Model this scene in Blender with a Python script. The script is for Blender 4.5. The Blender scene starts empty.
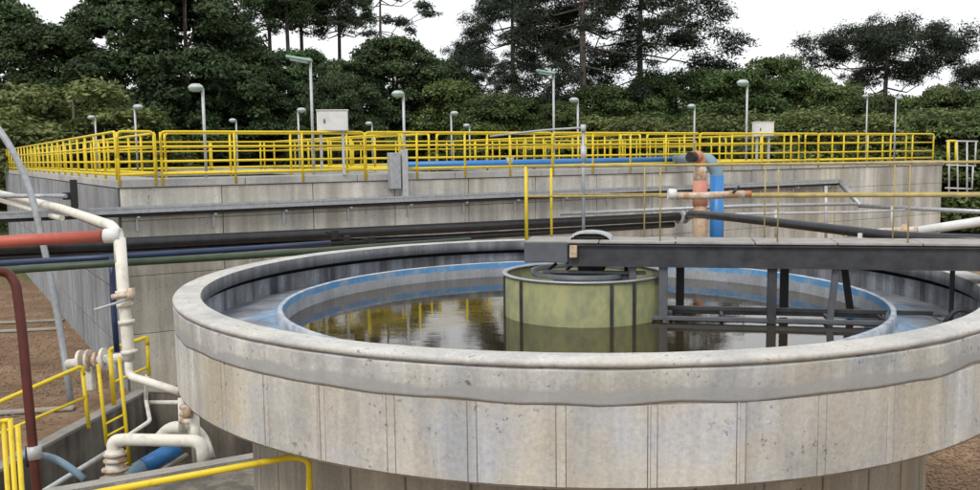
import bpy, math, random
import numpy as np
from mathutils import Vector, Matrix, noise
random.seed(7); rng = np.random.default_rng(7)
R = math.radians
sc = bpy.context.scene

# ------------------------------------------------------------------ camera
F, PW = 890.0, 980.0
EYE = Vector((0, 0, 5.0))
pitch = math.atan((245 - 155.5) / F); roll = -0.013
fw = Vector((0, math.cos(pitch), -math.sin(pitch)))
up0 = Vector((0, math.sin(pitch), math.cos(pitch))); rt0 = Vector((1, 0, 0))
rt = rt0 * math.cos(roll) + up0 * math.sin(roll)
up = up0 * math.cos(roll) - rt0 * math.sin(roll)
cd = bpy.data.cameras.new('camera'); cam = bpy.data.objects.new('camera', cd)
sc.collection.objects.link(cam); sc.camera = cam
cd.sensor_width = 36; cd.lens = 36 * F / PW; cd.clip_start = 0.1; cd.clip_end = 3000
m = Matrix.Identity(4)
for i, v in enumerate((rt, up, -fw)):
    for j in range(3): m[j][i] = v[j]
m.translation = EYE
cam.matrix_world = m

# ------------------------------------------------------------------ sky, sun, exposure
SUN_EL, SUN_AZ = R(48), R(205)      # azimuth clockwise from +Y: behind the viewer, a little to the left
w = bpy.data.worlds.new('World'); sc.world = w; w.use_nodes = True
nt = w.node_tree; nt.nodes.clear()
N = nt.nodes.new; L = nt.links.new
out = N('ShaderNodeOutputWorld'); bg = N('ShaderNodeBackground'); bg.inputs['Strength'].default_value = 0.1
sky = N('ShaderNodeTexSky'); sky.sky_type = 'NISHITA'; sky.sun_disc = False
sky.sun_elevation = SUN_EL; sky.sun_rotation = SUN_AZ; sky.dust_density = 3; sky.ozone_density = 1
tc = N('ShaderNodeTexCoord'); mp = N('ShaderNodeMapping'); mp.inputs['Scale'].default_value = (1, 1, 2.6)
L(tc.outputs['Generated'], mp.inputs['Vector'])
nz = N('ShaderNodeTexNoise'); nz.inputs['Scale'].default_value = 2.2; nz.inputs['Detail'].default_value = 7
nz.inputs['Roughness'].default_value = 0.55
L(mp.outputs['Vector'], nz.inputs['Vector'])
cr = N('ShaderNodeValToRGB'); e = cr.color_ramp.elements
e[0].position = .3; e[0].color = (.74, .77, .81, 1); e[1].position = .62; e[1].color = (1, 1, 1, 1)
L(nz.outputs['Fac'], cr.inputs['Fac'])
sclv = N('ShaderNodeVectorMath'); sclv.operation = 'SCALE'; sclv.inputs['Scale'].default_value = 9.9
L(cr.outputs['Color'], sclv.inputs[0])
mx = N('ShaderNodeMix'); mx.data_type = 'RGBA'; mx.inputs['Factor'].default_value = .93
L(sky.outputs['Color'], mx.inputs['A']); L(sclv.outputs['Vector'], mx.inputs['B'])
L(mx.outputs['Result'], bg.inputs['Color']); L(bg.outputs['Background'], out.inputs['Surface'])
ld = bpy.data.lights.new('sun', 'SUN'); ld.energy = 1.3; ld.angle = R(14); ld.color = (1, .96, .9)
lo = bpy.data.objects.new('sun', ld); sc.collection.objects.link(lo)
sdir = Vector((math.sin(SUN_AZ) * math.cos(SUN_EL), math.cos(SUN_AZ) * math.cos(SUN_EL), math.sin(SUN_EL)))
lo.rotation_euler = sdir.to_track_quat('Z', 'Y').to_euler()
vs = sc.view_settings; vs.view_transform = 'Standard'; vs.look = 'None'; vs.gamma = 1; vs.exposure = 0.32

# ------------------------------------------------------------------ materials
def new_mat(name):
    m = bpy.data.materials.new(name); m.use_nodes = True
    nt = m.node_tree; b = nt.nodes['Principled BSDF']
    return m, nt, b
def tex(nt, scale, detail=6, rough=.6, stretch=(1, 1, 1), coord='Object', kind='noise'):
    tc = nt.nodes.new('ShaderNodeTexCoord'); mp = nt.nodes.new('ShaderNodeMapping')
    mp.inputs['Scale'].default_value = stretch
    gp_ = nt.nodes.new('ShaderNodeNewGeometry'); nt.links.new(gp_.outputs['Position'], mp.inputs['Vector'])
    if kind == 'noise':
        t = nt.nodes.new('ShaderNodeTexNoise'); t.inputs['Detail'].default_value = detail; t.inputs['Roughness'].default_value = rough
    else:
        t = nt.nodes.new('ShaderNodeTexVoronoi')
    t.inputs['Scale'].default_value = scale
    nt.links.new(mp.outputs['Vector'], t.inputs['Vector'])
    return t.outputs['Fac'] if kind == 'noise' else t.outputs['Distance']
def ramp(nt, src, stops):
    r = nt.nodes.new('ShaderNodeValToRGB'); el = r.color_ramp.elements
    while len(el) < len(stops): el.new(.5)
    for q, (p, c) in zip(el, stops): q.position = p; q.color = tuple(c) + (1,) if len(c) == 3 else c
    nt.links.new(src, r.inputs['Fac']); return r.outputs['Color']
def g(v): return (v, v, v)
def mixc(nt, fac, a, b, mode='MIX'):
    x = nt.nodes.new('ShaderNodeMix'); x.data_type = 'RGBA'; x.blend_type = mode
    if isinstance(fac, float): x.inputs['Factor'].default_value = fac
    else: nt.links.new(fac, x.inputs['Factor'])
    for s, v in (('A', a), ('B', b)):
        if isinstance(v, tuple): x.inputs[s].default_value = v + (1,)
        else: nt.links.new(v, x.inputs[s])
    return x.outputs['Result']
def bump(nt, b, src, strength, dist):
    bp = nt.nodes.new('ShaderNodeBump'); bp.inputs['Strength'].default_value = strength; bp.inputs['Distance'].default_value = dist
    nt.links.new(src, bp.inputs['Height']); nt.links.new(bp.outputs['Normal'], b.inputs['Normal'])

def concrete(name, base, dark, streak=.5, pits=True, warm=(.36, .31, .22), scale=1.0, bluish=None, streak_stops=(.42, .66)):
    m, nt, b = new_mat(name)
    big = tex(nt, .9 * scale, 8, .65)
    c = ramp(nt, big, [(.3, dark), (.62, base)])
    wm = ramp(nt, tex(nt, .55 * scale, 5, .6, (1, 1, .5)), [(.48, g(0)), (.68, g(.75))])
    c = mixc(nt, wm, c, warm)
    if bluish:
        bl = ramp(nt, tex(nt, .7 * scale, 6, .6, (1.1, 1.3, 1)), [(.5, g(0)), (.64, g(.8))])
        c = mixc(nt, bl, c, bluish)
    st = ramp(nt, tex(nt, 3.2 * scale, 7, .62, (1, 1, .07)), [(streak_stops[0], g(1 - streak)), (streak_stops[1], g(1))])
    c = mixc(nt, 1.0, c, st, 'MULTIPLY')
    fine = tex(nt, 26, 6, .75)
    c = mixc(nt, 1.0, c, ramp(nt, fine, [(.3, g(.8)), (.7, g(1.12))]), 'MULTIPLY')
    if pits:
        pt = tex(nt, 17, 2.5, .6)
        msk = ramp(nt, tex(nt, 1.6, 4, .6), [(.50, g(0)), (.56, g(1))])
        p = ramp(nt, pt, [(.62, g(1)), (.70, g(.45))])
        c = mixc(nt, msk, c, mixc(nt, 1.0, c, p, 'MULTIPLY'))
    oi = nt.nodes.new('ShaderNodeObjectInfo'); mr = nt.nodes.new('ShaderNodeMapRange'); mr.inputs['To Min'].default_value = .9; mr.inputs['To Max'].default_value = 1.08
    nt.links.new(oi.outputs['Random'], mr.inputs['Value']); cc = nt.nodes.new('ShaderNodeCombineColor')
    for q in range(3): nt.links.new(mr.outputs[0], cc.inputs[q])
    c = mixc(nt, 1.0, c, cc.outputs[0], 'MULTIPLY')
    nt.links.new(c, b.inputs['Base Color']); b.inputs['Roughness'].default_value = .88
    b.inputs['Specular IOR Level'].default_value = .3
    bump(nt, b, tex(nt, 14, 9, .7), .5, .012)
    return m
def wash(m):
    nt = m.node_tree; b = nt.nodes['Principled BSDF']; src = b.inputs['Base Color'].links[0].from_socket
    geo = nt.nodes.new('ShaderNodeNewGeometry'); sx = nt.nodes.new('ShaderNodeSeparateXYZ'); nt.links.new(geo.outputs['Position'], sx.inputs[0])
    ma = nt.nodes.new('ShaderNodeMath'); ma.operation = 'MULTIPLY_ADD'; ma.inputs[1].default_value = -.22
    nt.links.new(tex(nt, 1.7, 6, .6), ma.inputs[0]); nt.links.new(sx.outputs['Z'], ma.inputs[2])
    mr = nt.nodes.new('ShaderNodeMapRange'); mr.inputs['From Min'].default_value = 3.155; mr.inputs['From Max'].default_value = 3.185; mr.inputs['To Min'].default_value = .75; mr.inputs['To Max'].default_value = 0
    nt.links.new(ma.outputs[0], mr.inputs['Value'])
    nt.links.new(mixc(nt, mr.outputs[0], src, (.33, .335, .335)), b.inputs['Base Color'])
def paint(name, col, dark=None, rough=.45, scale=6, wear=.5, metal=0.0, stretch=(1, 1, 1), bumpy=.15, lo=.35, hi=.6):
    m, nt, b = new_mat(name)
    dark = dark or tuple(v * .55 for v in col)
    c = ramp(nt, tex(nt, scale, 7, .65, stretch), [(lo, dark), (hi, col)])
    c = mixc(nt, wear, tuple(col), c)
    nt.links.new(c, b.inputs['Base Color']); b.inputs['Roughness'].default_value = rough; b.inputs['Metallic'].default_value = metal
    bump(nt, b, tex(nt, 30, 5, .6), bumpy, .004)
    return m

M = {}
M['drum'] = concrete('weathered_concrete', (.69, .665, .61), (.47, .465, .44), .25, True, (.66, .585, .44), 1.3, bluish=(.55, .585, .64))
M['drum_joint'] = concrete('panel_joint_concrete', (.56, .53, .46), (.38, .36, .31), .3, False, (.52, .44, .30))
M['plaster'] = concrete('rough_plaster', (.64, .625, .58), (.44, .44, .43), .25, True, (.46, .42, .34), 1.7, bluish=(.40, .42, .45))
M['rim'] = concrete('rim_concrete', (.62, .61, .58), (.38, .38, .37), .1, True, (.60, .57, .50), 1.8)
wash(M['plaster'])
M['lower'] = concrete('shaft_concrete', (.48, .44, .36), (.33, .31, .27), .35, True, (.42, .35, .24))
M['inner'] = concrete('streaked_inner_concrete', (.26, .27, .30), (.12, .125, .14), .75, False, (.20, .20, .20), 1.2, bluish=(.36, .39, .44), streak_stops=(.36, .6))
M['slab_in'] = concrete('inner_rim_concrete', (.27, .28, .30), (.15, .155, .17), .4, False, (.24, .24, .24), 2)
M['basin'] = concrete('basin_concrete', (.76, .735, .67), (.48, .465, .42), .42, True, (.68, .61, .47), .6)
M['basin_joint'] = concrete('basin_joint_concrete', (.30, .28, .24), (.17, .165, .15), .5, False, (.26, .23, .18))
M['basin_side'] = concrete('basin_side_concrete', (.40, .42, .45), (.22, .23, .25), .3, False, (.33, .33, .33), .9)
M['deck'] = concrete('deck_concrete', (.52, .52, .51), (.34, .34, .34), .1, False, (.42, .40, .36))
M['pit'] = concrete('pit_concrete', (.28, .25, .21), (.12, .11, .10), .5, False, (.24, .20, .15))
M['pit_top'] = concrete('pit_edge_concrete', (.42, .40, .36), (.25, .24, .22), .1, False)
M['launder'] = concrete('launder_concrete', (.30, .32, .35), (.19, .20, .22), .15, False, (.26, .26, .26), 2.0)
M['coping'] = paint('pale_grey_coping', (.50, .54, .58), (.20, .27, .36), .4, 4, .95, lo=.38, hi=.6)
M['lip'] = paint('worn_blue_lip', (.10, .30, .58), (.34, .40, .45), .5, 4, .95, 0, (1, 1, .6), lo=.36, hi=.52)
M['yellow'] = paint('yellow_paint', (.74, .56, .02), (.36, .25, .02), .5, 7, .55, lo=.3, hi=.46)
M['faded_yellow'] = paint('faded_yellow_paint', (.46, .37, .12), (.25, .19, .10), .6, 9, .7)
M['well'] = paint('yellow_green_painted_steel', (.265, .265, .12), (.15, .165, .09), .65, 5.5, .95, 0, (1, 1, .6))
M['dark_steel'] = paint('dark_grey_steel', (.05, .052, .06), (.022, .022, .024), .55, 5, .9)
M['black_steel'] = paint('black_steel', (.016, .016, .017), (.008, .008, .008), .6, 5)
M['grey_steel'] = paint('grey_steel', (.11, .118, .135), (.055, .057, .062), .5, 5)
M['bridge_deck'] = paint('grey_bridge_deck', (.37, .355, .33), (.24, .225, .21), .8, 5, .8)
M['galv'] = paint('galvanised_steel', (.43, .46, .49), (.30, .32, .34), .42, 10, .8, .35)
M['galv_pale'] = paint('pale_galvanised_steel', (.52, .54, .56), (.36, .38, .40), .5, 8, .8, .2)
M['black_pipe'] = paint('black_plastic_pipe', (.014, .015, .019), (.035, .036, .04), .38, 4, .7)
M['white_pipe'] = paint('dusty_white_pipe', (.74, .71, .63), (.50, .45, .36), .5, 5, .8, lo=.3, hi=.5)
M['clean_white'] = paint('white_paint', (.72, .73, .72), (.55, .55, .53), .5, 4, .6)
M['red_pipe'] = paint('red_primed_pipe', (.50, .11, .07), (.32, .08, .06), .5, 6, .6)
M['rust_red'] = paint('dark_red_painted_steel', (.10, .014, .009), (.055, .012, .008), .5, 7, .8)
M['blue_pipe'] = paint('blue_plastic_pipe', (.03, .19, .55), (.06, .22, .42), .4, 4, .6)
M['pale_blue'] = paint('dusty_blue_pipe', (.16, .28, .38), (.25, .30, .33), .6, 6, .8)
M['navy'] = paint('dark_blue_pipe', (.018, .038, .10), (.01, .018, .05), .4, 4, .5)
M['green_pipe'] = paint('green_pipe', (.045, .075, .04), (.025, .04, .028), .5, 4, .6)
M['orange'] = paint('orange_primed_pipe', (.60, .27, .15), (.42, .17, .09), .6, 6, .8)
M['salmon'] = paint('salmon_primed_pipe', (.58, .20, .15), (.48, .30, .22), .6, 4, .8)
M['stained_white'] = paint('rust_stained_pipe', (.62, .56, .47), (.40, .22, .11), .6, 7, .95, 0, (1, 1, 1), lo=.38, hi=.58)
M['tan_pipe'] = paint('tan_pipe', (.42, .32, .21), (.28, .15, .08), .7, 6, .9)
M['lens'] = paint('green_lamp_glass', (.26, .46, .36), (.20, .38, .30), .25, 4, .5)
M['bark'] = concrete('bark', (.22, .19, .16), (.10, .088, .075), .5, False, (.12, .10, .08), 3)
M['soil_clod'] = paint('soil_clod', (.30, .20, .125), (.16, .10, .065), .95, 6, .9, bumpy=.6)
M['grass'] = paint('grass_blades', (.10, .15, .035), (.05, .08, .02), .8, 2)

def ground_mat():
    m, nt, b = new_mat('brown_soil_and_grass')
    c = ramp(nt, tex(nt, .8, 9, .7), [(.3, (.16, .10, .065)), (.5, (.27, .18, .115)), (.68, (.38, .27, .18))])
    f = ramp(nt, tex(nt, 9, 8, .8), [(.3, g(.65)), (.7, g(1.2))])
    c = mixc(nt, 1.0, c, f, 'MULTIPLY')
    tcn = nt.nodes.new('ShaderNodeTexCoord'); sx = nt.nodes.new('ShaderNodeSeparateXYZ'); nt.links.new(tcn.outputs['Object'], sx.inputs[0])
    ad = nt.nodes.new('ShaderNodeMath'); ad.operation = 'MULTIPLY_ADD'; ad.inputs[1].default_value = 9; 
    nt.links.new(tex(nt, .25, 4), ad.inputs[0]); nt.links.new(sx.outputs['Y'], ad.inputs[2])
    mr = nt.nodes.new('ShaderNodeMapRange'); mr.inputs['From Min'].default_value = 42; mr.inputs['From Max'].default_value = 47
    nt.links.new(ad.outputs[0], mr.inputs['Value'])
    gr = ramp(nt, tex(nt, 3, 8, .7), [(.3, (.05, .085, .02)), (.7, (.12, .17, .045))])
    c = mixc(nt, mr.outputs[0], c, gr)
    nt.links.new(c, b.inputs['Base Color']); b.inputs['Roughness'].default_value = .95; b.inputs['Specular IOR Level'].default_value = .1
    bump(nt, b, tex(nt, 5, 10, .8), .8, .06)
    return m
M['ground'] = ground_mat()
def liner_mat():
    m, nt, b = new_mat('faded_blue_lining')
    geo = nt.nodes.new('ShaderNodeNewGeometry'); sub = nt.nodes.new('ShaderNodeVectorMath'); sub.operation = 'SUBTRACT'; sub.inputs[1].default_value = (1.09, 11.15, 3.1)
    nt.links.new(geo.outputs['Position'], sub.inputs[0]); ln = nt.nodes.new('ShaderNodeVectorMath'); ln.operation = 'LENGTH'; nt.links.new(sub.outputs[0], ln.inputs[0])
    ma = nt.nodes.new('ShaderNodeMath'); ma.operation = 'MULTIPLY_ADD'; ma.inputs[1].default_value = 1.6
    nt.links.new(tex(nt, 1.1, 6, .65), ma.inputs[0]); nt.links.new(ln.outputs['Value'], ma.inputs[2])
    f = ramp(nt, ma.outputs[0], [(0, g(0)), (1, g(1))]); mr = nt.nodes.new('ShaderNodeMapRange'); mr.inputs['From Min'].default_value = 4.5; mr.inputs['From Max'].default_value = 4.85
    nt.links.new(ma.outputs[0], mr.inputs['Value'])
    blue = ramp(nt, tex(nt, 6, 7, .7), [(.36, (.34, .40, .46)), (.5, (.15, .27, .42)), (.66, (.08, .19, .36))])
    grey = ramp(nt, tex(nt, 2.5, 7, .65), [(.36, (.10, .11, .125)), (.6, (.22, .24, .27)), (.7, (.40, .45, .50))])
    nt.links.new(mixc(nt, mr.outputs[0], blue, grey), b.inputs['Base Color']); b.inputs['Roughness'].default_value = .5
    bump(nt, b, tex(nt, 8, 6, .6), .3, .02)
    return m
M['liner'] = liner_mat()
def water_mat():
    m, nt, b = new_mat('murky_water')
    c = ramp(nt, tex(nt, .7, 5), [(.35, (.022, .016, .008)), (.7, (.045, .033, .016))])
    nt.links.new(c, b.inputs['Base Color']); b.inputs['Roughness'].default_value = .025; b.inputs['IOR'].default_value = 1.6
    b.inputs['Specular IOR Level'].default_value = .7
    bump(nt, b, tex(nt, 2.6, 5, .6, (1, 1.8, 1)), .04, .03)
    return m
M['water'] = water_mat()
def leaf_mat(name, a, bcol, c2):
    m, nt, b = new_mat(name)
    geo = nt.nodes.new('ShaderNodeNewGeometry'); oi = nt.nodes.new('ShaderNodeObjectInfo')
    c = ramp(nt, geo.outputs['Random Per Island'], [(0, a), (.7, bcol), (1, c2)])
    lump = ramp(nt, tex(nt, .55, 3, .5), [(.35, g(.55)), (.65, g(1.25))])
    c = mixc(nt, 1.0, c, lump, 'MULTIPLY')
    hv = nt.nodes.new('ShaderNodeHueSaturation'); mr = nt.nodes.new('ShaderNodeMapRange')
    mr.inputs['To Min'].default_value = .75; mr.inputs['To Max'].default_value = 1.3
    nt.links.new(oi.outputs['Random'], mr.inputs['Value']); nt.links.new(mr.outputs[0], hv.inputs['Value'])
    hh = nt.nodes.new('ShaderNodeMapRange'); hh.inputs['To Min'].default_value = .48; hh.inputs['To Max'].default_value = .515
    mu = nt.nodes.new('ShaderNodeMath'); mu.operation = 'FRACT'; ml = nt.nodes.new('ShaderNodeMath'); ml.operation = 'MULTIPLY'; ml.inputs[1].default_value = 7.3
    nt.links.new(oi.outputs['Random'], ml.inputs[0]); nt.links.new(ml.outputs[0], mu.inputs[0]); nt.links.new(mu.outputs[0], hh.inputs['Value']); nt.links.new(hh.outputs[0], hv.inputs['Hue'])
    nt.links.new(c, hv.inputs['Color'])
    tr = nt.nodes.new('ShaderNodeBsdfTranslucent'); ms = nt.nodes.new('ShaderNodeMixShader'); ms.inputs[0].default_value = .25
    nt.links.new(hv.outputs['Color'], b.inputs['Base Color']); nt.links.new(hv.outputs['Color'], tr.inputs['Color'])
    b.inputs['Roughness'].default_value = .6; b.inputs['Specular IOR Level'].default_value = .25
    nt.links.new(b.outputs[0], ms.inputs[1]); nt.links.new(tr.outputs[0], ms.inputs[2])
    nt.links.new(ms.outputs[0], nt.nodes['Material Output'].inputs['Surface'])
    return m
M['leaf_dark'] = leaf_mat('dark_pine_foliage', (.036, .066, .028), (.068, .112, .044), (.115, .155, .065))
M['leaf_mid'] = leaf_mat('mid_green_foliage', (.055, .088, .026), (.10, .155, .048), (.16, .21, .08))
M['leaf_light'] = leaf_mat('light_green_foliage', (.07, .10, .03), (.14, .18, .06), (.22, .25, .10))
M['needle'] = leaf_mat('araucaria_needles', (.020, .032, .020), (.036, .052, .030), (.065, .082, .05))

# ------------------------------------------------------------------ geometry helpers
def P(x, y, d):                       # a point at depth d (metres along the view axis) - used once, to survey the place
    r = fw + rt * ((x - 490) / F) - up * ((y - 245) / F)
    return EYE + r * d
def Z(x, y, z):
    r = fw + rt * ((x - 490) / F) - up * ((y - 245) / F)
    return EYE + r * ((z - EYE.z) / r.z)

class MB:
    def __init__(s): s.v = []; s.f = []; s.sm = []
    def add(s, vs, fs, smooth=False):
        o = len(s.v); s.v += [Vector(v) for v in vs]; s.f += [tuple(i + o for i in f) for f in fs]; s.sm += [smooth] * len(fs)
        return s
    def box(s, c, size, ax=None, bevel=0):
        c = Vector(c); X, Y, Zz = ax or (Vector((1, 0, 0)), Vector((0, 1, 0)), Vector((0, 0, 1)))
        h = [v / 2 for v in size]
        if bevel:
            b = min(bevel, min(h) * .6); vs = []; idx = {}
            # chamfered box: 24 verts
            for sx in (-1, 1):
                for sy in (-1, 1):
                    for sz in (-1, 1):
                        for k in range(3):
                            p = [sx * h[0], sy * h[1], sz * h[2]]
                            for q in range(3):
                                if q != k: p[q] -= (sx, sy, sz)[q] * b
                            idx[(sx, sy, sz, k)] = len(vs); vs.append(c + X * p[0] + Y * p[1] + Zz * p[2])
            fs = []
            for k in range(3):
                a, d = [q for q in range(3) if q != k]
                for s_ in (-1, 1):
                    f = []
                    for (u_, v_) in ((-1, -1), (1, -1), (1, 1), (-1, 1)):
                        q = [0, 0, 0]; q[k] = s_; q[a] = u_; q[d] = v_; f.append(idx[(*q, k)])
                    fs.append(tuple(f))
                for u_ in (-1, 1):
                    for v_ in (-1, 1):   # edge parallel to k between a-face and d-face
                        q0 = [0, 0, 0]; q0[a] = u_; q0[d] = v_
                        q0[k] = -1; A = tuple(q0); q0[k] = 1; B = tuple(q0)
                        fs.append((idx[(*A, a)], idx[(*B, a)], idx[(*B, d)], idx[(*A, d)]))
            for sx in (-1, 1):
                for sy in (-1, 1):
                    for sz in (-1, 1): fs.append(tuple(idx[(sx, sy, sz, k)] for k in range(3)))
            return s.add(vs, fs)
        vs = [c + X * (sx * h[0]) + Y * (sy * h[1]) + Zz * (sz * h[2]) for sz in (-1, 1) for sy in (-1, 1) for sx in (-1, 1)]
        return s.add(vs, [(0, 2, 3, 1), (4, 5, 7, 6), (0, 1, 5, 4), (2, 6, 7, 3), (0, 4, 6, 2), (1, 3, 7, 5)])
    def tube(s, pts, r, seg=10, bend=0, cap=True, nb=5):
        pts = [Vector(p) for p in pts]
        if bend and len(pts) > 2:
            q = [pts[0]]
            for i in range(1, len(pts) - 1):
                a = pts[i - 1] - pts[i]; b = pts[i + 1] - pts[i]
                bb = min(bend, a.length * .45, b.length * .45); A = pts[i] + a.normalized() * bb; B = pts[i] + b.normalized() * bb
                for k in range(nb + 1):
                    t = k / nb; q.append(A * (1 - t) ** 2 + pts[i] * 2 * t * (1 - t) + B * t * t)
            q.append(pts[-1]); pts = q
        rr = r if isinstance(r, (list, tuple)) else [r] * len(pts)
        t0 = (pts[1] - pts[0]).normalized(); n = t0.orthogonal().normalized(); rings = []; vs = []
        for i, p in enumerate(pts):
            t = (pts[min(i + 1, len(pts) - 1)] - pts[max(i - 1, 0)]).normalized()
            n = (n - t * n.dot(t)).normalized(); b = t.cross(n)
            for k in range(seg):
                a = 2 * math.pi * k / seg; vs.append(p + (n * math.cos(a) + b * math.sin(a)) * rr[i])
        fs = []
        for i in range(len(pts) - 1):
            for k in range(seg):
                k2 = (k + 1) % seg; fs.append((i * seg + k, i * seg + k2, (i + 1) * seg + k2, (i + 1) * seg + k))
        s.add(vs, fs, True)
        if cap:
            o = len(s.v) - len(vs)
            s.f += [tuple(o + k for k in reversed(range(seg))), tuple(o + (len(pts) - 1) * seg + k for k in range(seg))]; s.sm += [False, False]
        return s
    def lathe(s, prof, c=(0, 0, 0), seg=24, a0=0, a1=2 * math.pi, smooth=True, jitter=None):
        c = Vector(c); full = abs(a1 - a0 - 2 * math.pi) < 1e-6; n = seg if full else seg + 1; vs = []
        for k in range(n):
            a = a0 + (a1 - a0) * k / seg
            for j, (r, z) in enumerate(prof):
                dr, dz = jitter(k, j) if jitter else (0, 0)
                vs.append(c + Vector(((r + dr) * math.cos(a), (r + dr) * math.sin(a), z + dz)))
        m_ = len(prof); fs = []
        for k in range(seg):
            k2 = (k + 1) % n
            for j in range(m_ - 1): fs.append((k * m_ + j, k2 * m_ + j, k2 * m_ + j + 1, k * m_ + j + 1))
        return s.add(vs, fs, smooth)
    def arcblock(s, c, r0, r1, z0, z1, a0, a1, n=3, bev=0.0):
        c = Vector(c); vs = []
        da = bev / r1
        for k in range(n + 1):
            t = k / n; a = a0 + (a1 - a0) * t; ao = a0 + da + (a1 - a0 - 2 * da) * t
            for (r, z, aa) in ((r0, z0, a), (r1, z0 + bev, ao), (r1, z1 - bev, ao), (r0, z1, a)):
                vs.append(c + Vector((r * math.cos(aa), r * math.sin(aa), z)))
        fs = []
        for k in range(n):
            o = k * 4
            for j in range(4): fs.append((o + j, o + 4 + j, o + 4 + (j + 1) % 4, o + (j + 1) % 4))
        fs += [(0, 3, 2, 1), (n * 4, n * 4 + 1, n * 4 + 2, n * 4 + 3)]
        return s.add(vs, fs)

def mesh_of(name, mb, mat, off=Vector((0, 0, 0))):
    me = bpy.data.meshes.new(name); me.from_pydata([tuple(v - off) for v in mb.v], [], mb.f)
    me.polygons.foreach_set('use_smooth', mb.sm); me.materials.append(M[mat] if isinstance(mat, str) else mat)
    me.update(); return me
def link(o, parent=None):
    sc.collection.objects.link(o)
    if parent is not None: o.parent = parent
    return o
def thing(name, label, cat, loc, group=None, kind=None):
    o = bpy.data.objects.new(name, None); o.location = Vector(loc); o.empty_display_size = .2
    o['label'] = label; o['category'] = cat
    if group: o['group'] = group
    if kind: o['kind'] = kind
    return link(o)
def wloc(o):
    return Vector(o.location) + (wloc(o.parent) if o.parent else Vector((0, 0, 0)))
def part(name, mb, mat, parent, label=None, kind=None, at=None):
    """a part built in world coordinates; `at` gives it its own origin"""
    base = wloc(parent); at = Vector(at) if at is not None else base
    o = bpy.data.objects.new(name, mesh_of(name, mb, mat, at)); o.location = at - base
    if label: o['label'] = label
    if kind: o['kind'] = kind
    return link(o, parent)
def solo(name, mb, mat, label, cat, group=None, kind=None):
    zs = [v.z for v in mb.v]; xs = [v.x for v in mb.v]; ys = [v.y for v in mb.v]
    off = Vector(((min(xs) + max(xs)) / 2, (min(ys) + max(ys)) / 2, min(zs)))
    o = bpy.data.objects.new(name, mesh_of(name, mb, mat, off)); o.location = off
    if label: o['label'] = label
    if cat: o['category'] = cat
    if group: o['group'] = group
    if kind: o['kind'] = kind
    return link(o)
def share(o, loc, parent, rot=None):
    c = o.copy(); sc.collection.objects.link(c); c.parent = parent; c.location = loc
    if rot is not None: c.rotation_euler = rot
    return c

ZZ = Vector((0, 0, 1))
GZ = -0.3                                   # ground level
TC = Vector((1.09, 11.15, 0))               # centre of the round tank
# ------------------------------------------------------------------ ground with the pit cut out
PIT = [Vector((-8.65, 13.05, GZ)), Vector((-3.2, 16.06, GZ)), Vector((-3.5, 19.3, GZ)), Vector((-7.9, 20.0, GZ))]
mb = MB(); G = [Vector((-600, -200, GZ)), Vector((600, -200, GZ)), Vector((600, 1000, GZ)), Vector((-600, 1000, GZ))]
mb.add(G + PIT, [(0, 1, 5, 4), (1, 2, 6, 5), (2, 3, 7, 6), (3, 0, 4, 7)])
gr = solo('ground', mb, 'ground', None, None, kind='structure')
gr.data.transform(Matrix.Translation(gr.location)); gr.location = (0, 0, 0)

# ------------------------------------------------------------------ the round tank
tank = thing('round_tank', 'large round concrete tank with a wide raised bowl, panelled outside and full of dark water', 'tank', (TC.x, TC.y, GZ))
RO, RI, ZB, ZR = 4.80, 4.60, 2.53, 3.5
def jit(amp, seed, f=.6):
    return lambda k, j: (noise.noise(Vector((k * f, j * 3.1, seed))) * amp, noise.noise(Vector((k * f, j * 1.7, seed + 9))) * amp)
mb = MB().lathe([(4.06, ZB), (RO, ZB), (RO, 3.21)], TC, 180)
part('bowl_wall', mb, 'drum_joint', tank)
mb = MB().lathe([(RO - .02, 3.18), (RO + .008, 3.175), (RO + .013, 3.20), (RO + .009, 3.3), (RO + .014, 3.42), (RO + .010, 3.435), (RO - .036, 3.437), (RO - .036, 3.452)], TC, 400, jitter=lambda k, j: ((noise.noise(Vector((k * .31, j * .9, 3))) * .006, (noise.noise(Vector((k * .13, 0, 5))) * (.034 if j < 3 else .012) if j < 6 else 0))))
part('plaster_band', mb, 'plaster', tank, 'rough grey plaster band under the rim')
def rimj(k, j):
    if j == 2: return (noise.noise(Vector((k * .8, 0, 1))) * .004, -abs(noise.noise(Vector((k * .9, 0, 2)))) * .016)
    if j == 3: return (noise.noise(Vector((k * .8, 4, 1))) * .004, 0)
    return (0, noise.noise(Vector((k * .2, j, 8))) * .003)
mb = MB().lathe([(RO - .02, 3.452), (RO + .0, 3.456), (RO + .012, 3.456), (RO + .016, 3.486), (RO + .006, ZR), (4.62, ZR + .004), (4.525, ZR)], TC, 420, jitter=rimj)
part('rim', mb, 'rim', tank, 'pale chipped concrete rim')
mb = MB().lathe([(4.525, ZR), (4.51, ZR - .01), (4.51, 3.34), (4.53, 3.338)], TC, 200)
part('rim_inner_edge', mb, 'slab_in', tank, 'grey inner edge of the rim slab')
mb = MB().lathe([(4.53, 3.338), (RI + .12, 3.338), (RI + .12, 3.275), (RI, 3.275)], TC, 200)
part('groove', mb, 'black_steel', tank, 'groove under the rim slab, coloured black for the shade in it')  # shadow line below the slab overhang, put in as black colour
mb = MB().lathe([(RI, 3.275), (RI, 2.6)], TC, 200)
part('inner_wall', mb, 'inner', tank, 'dark streaked inner wall')
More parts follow.
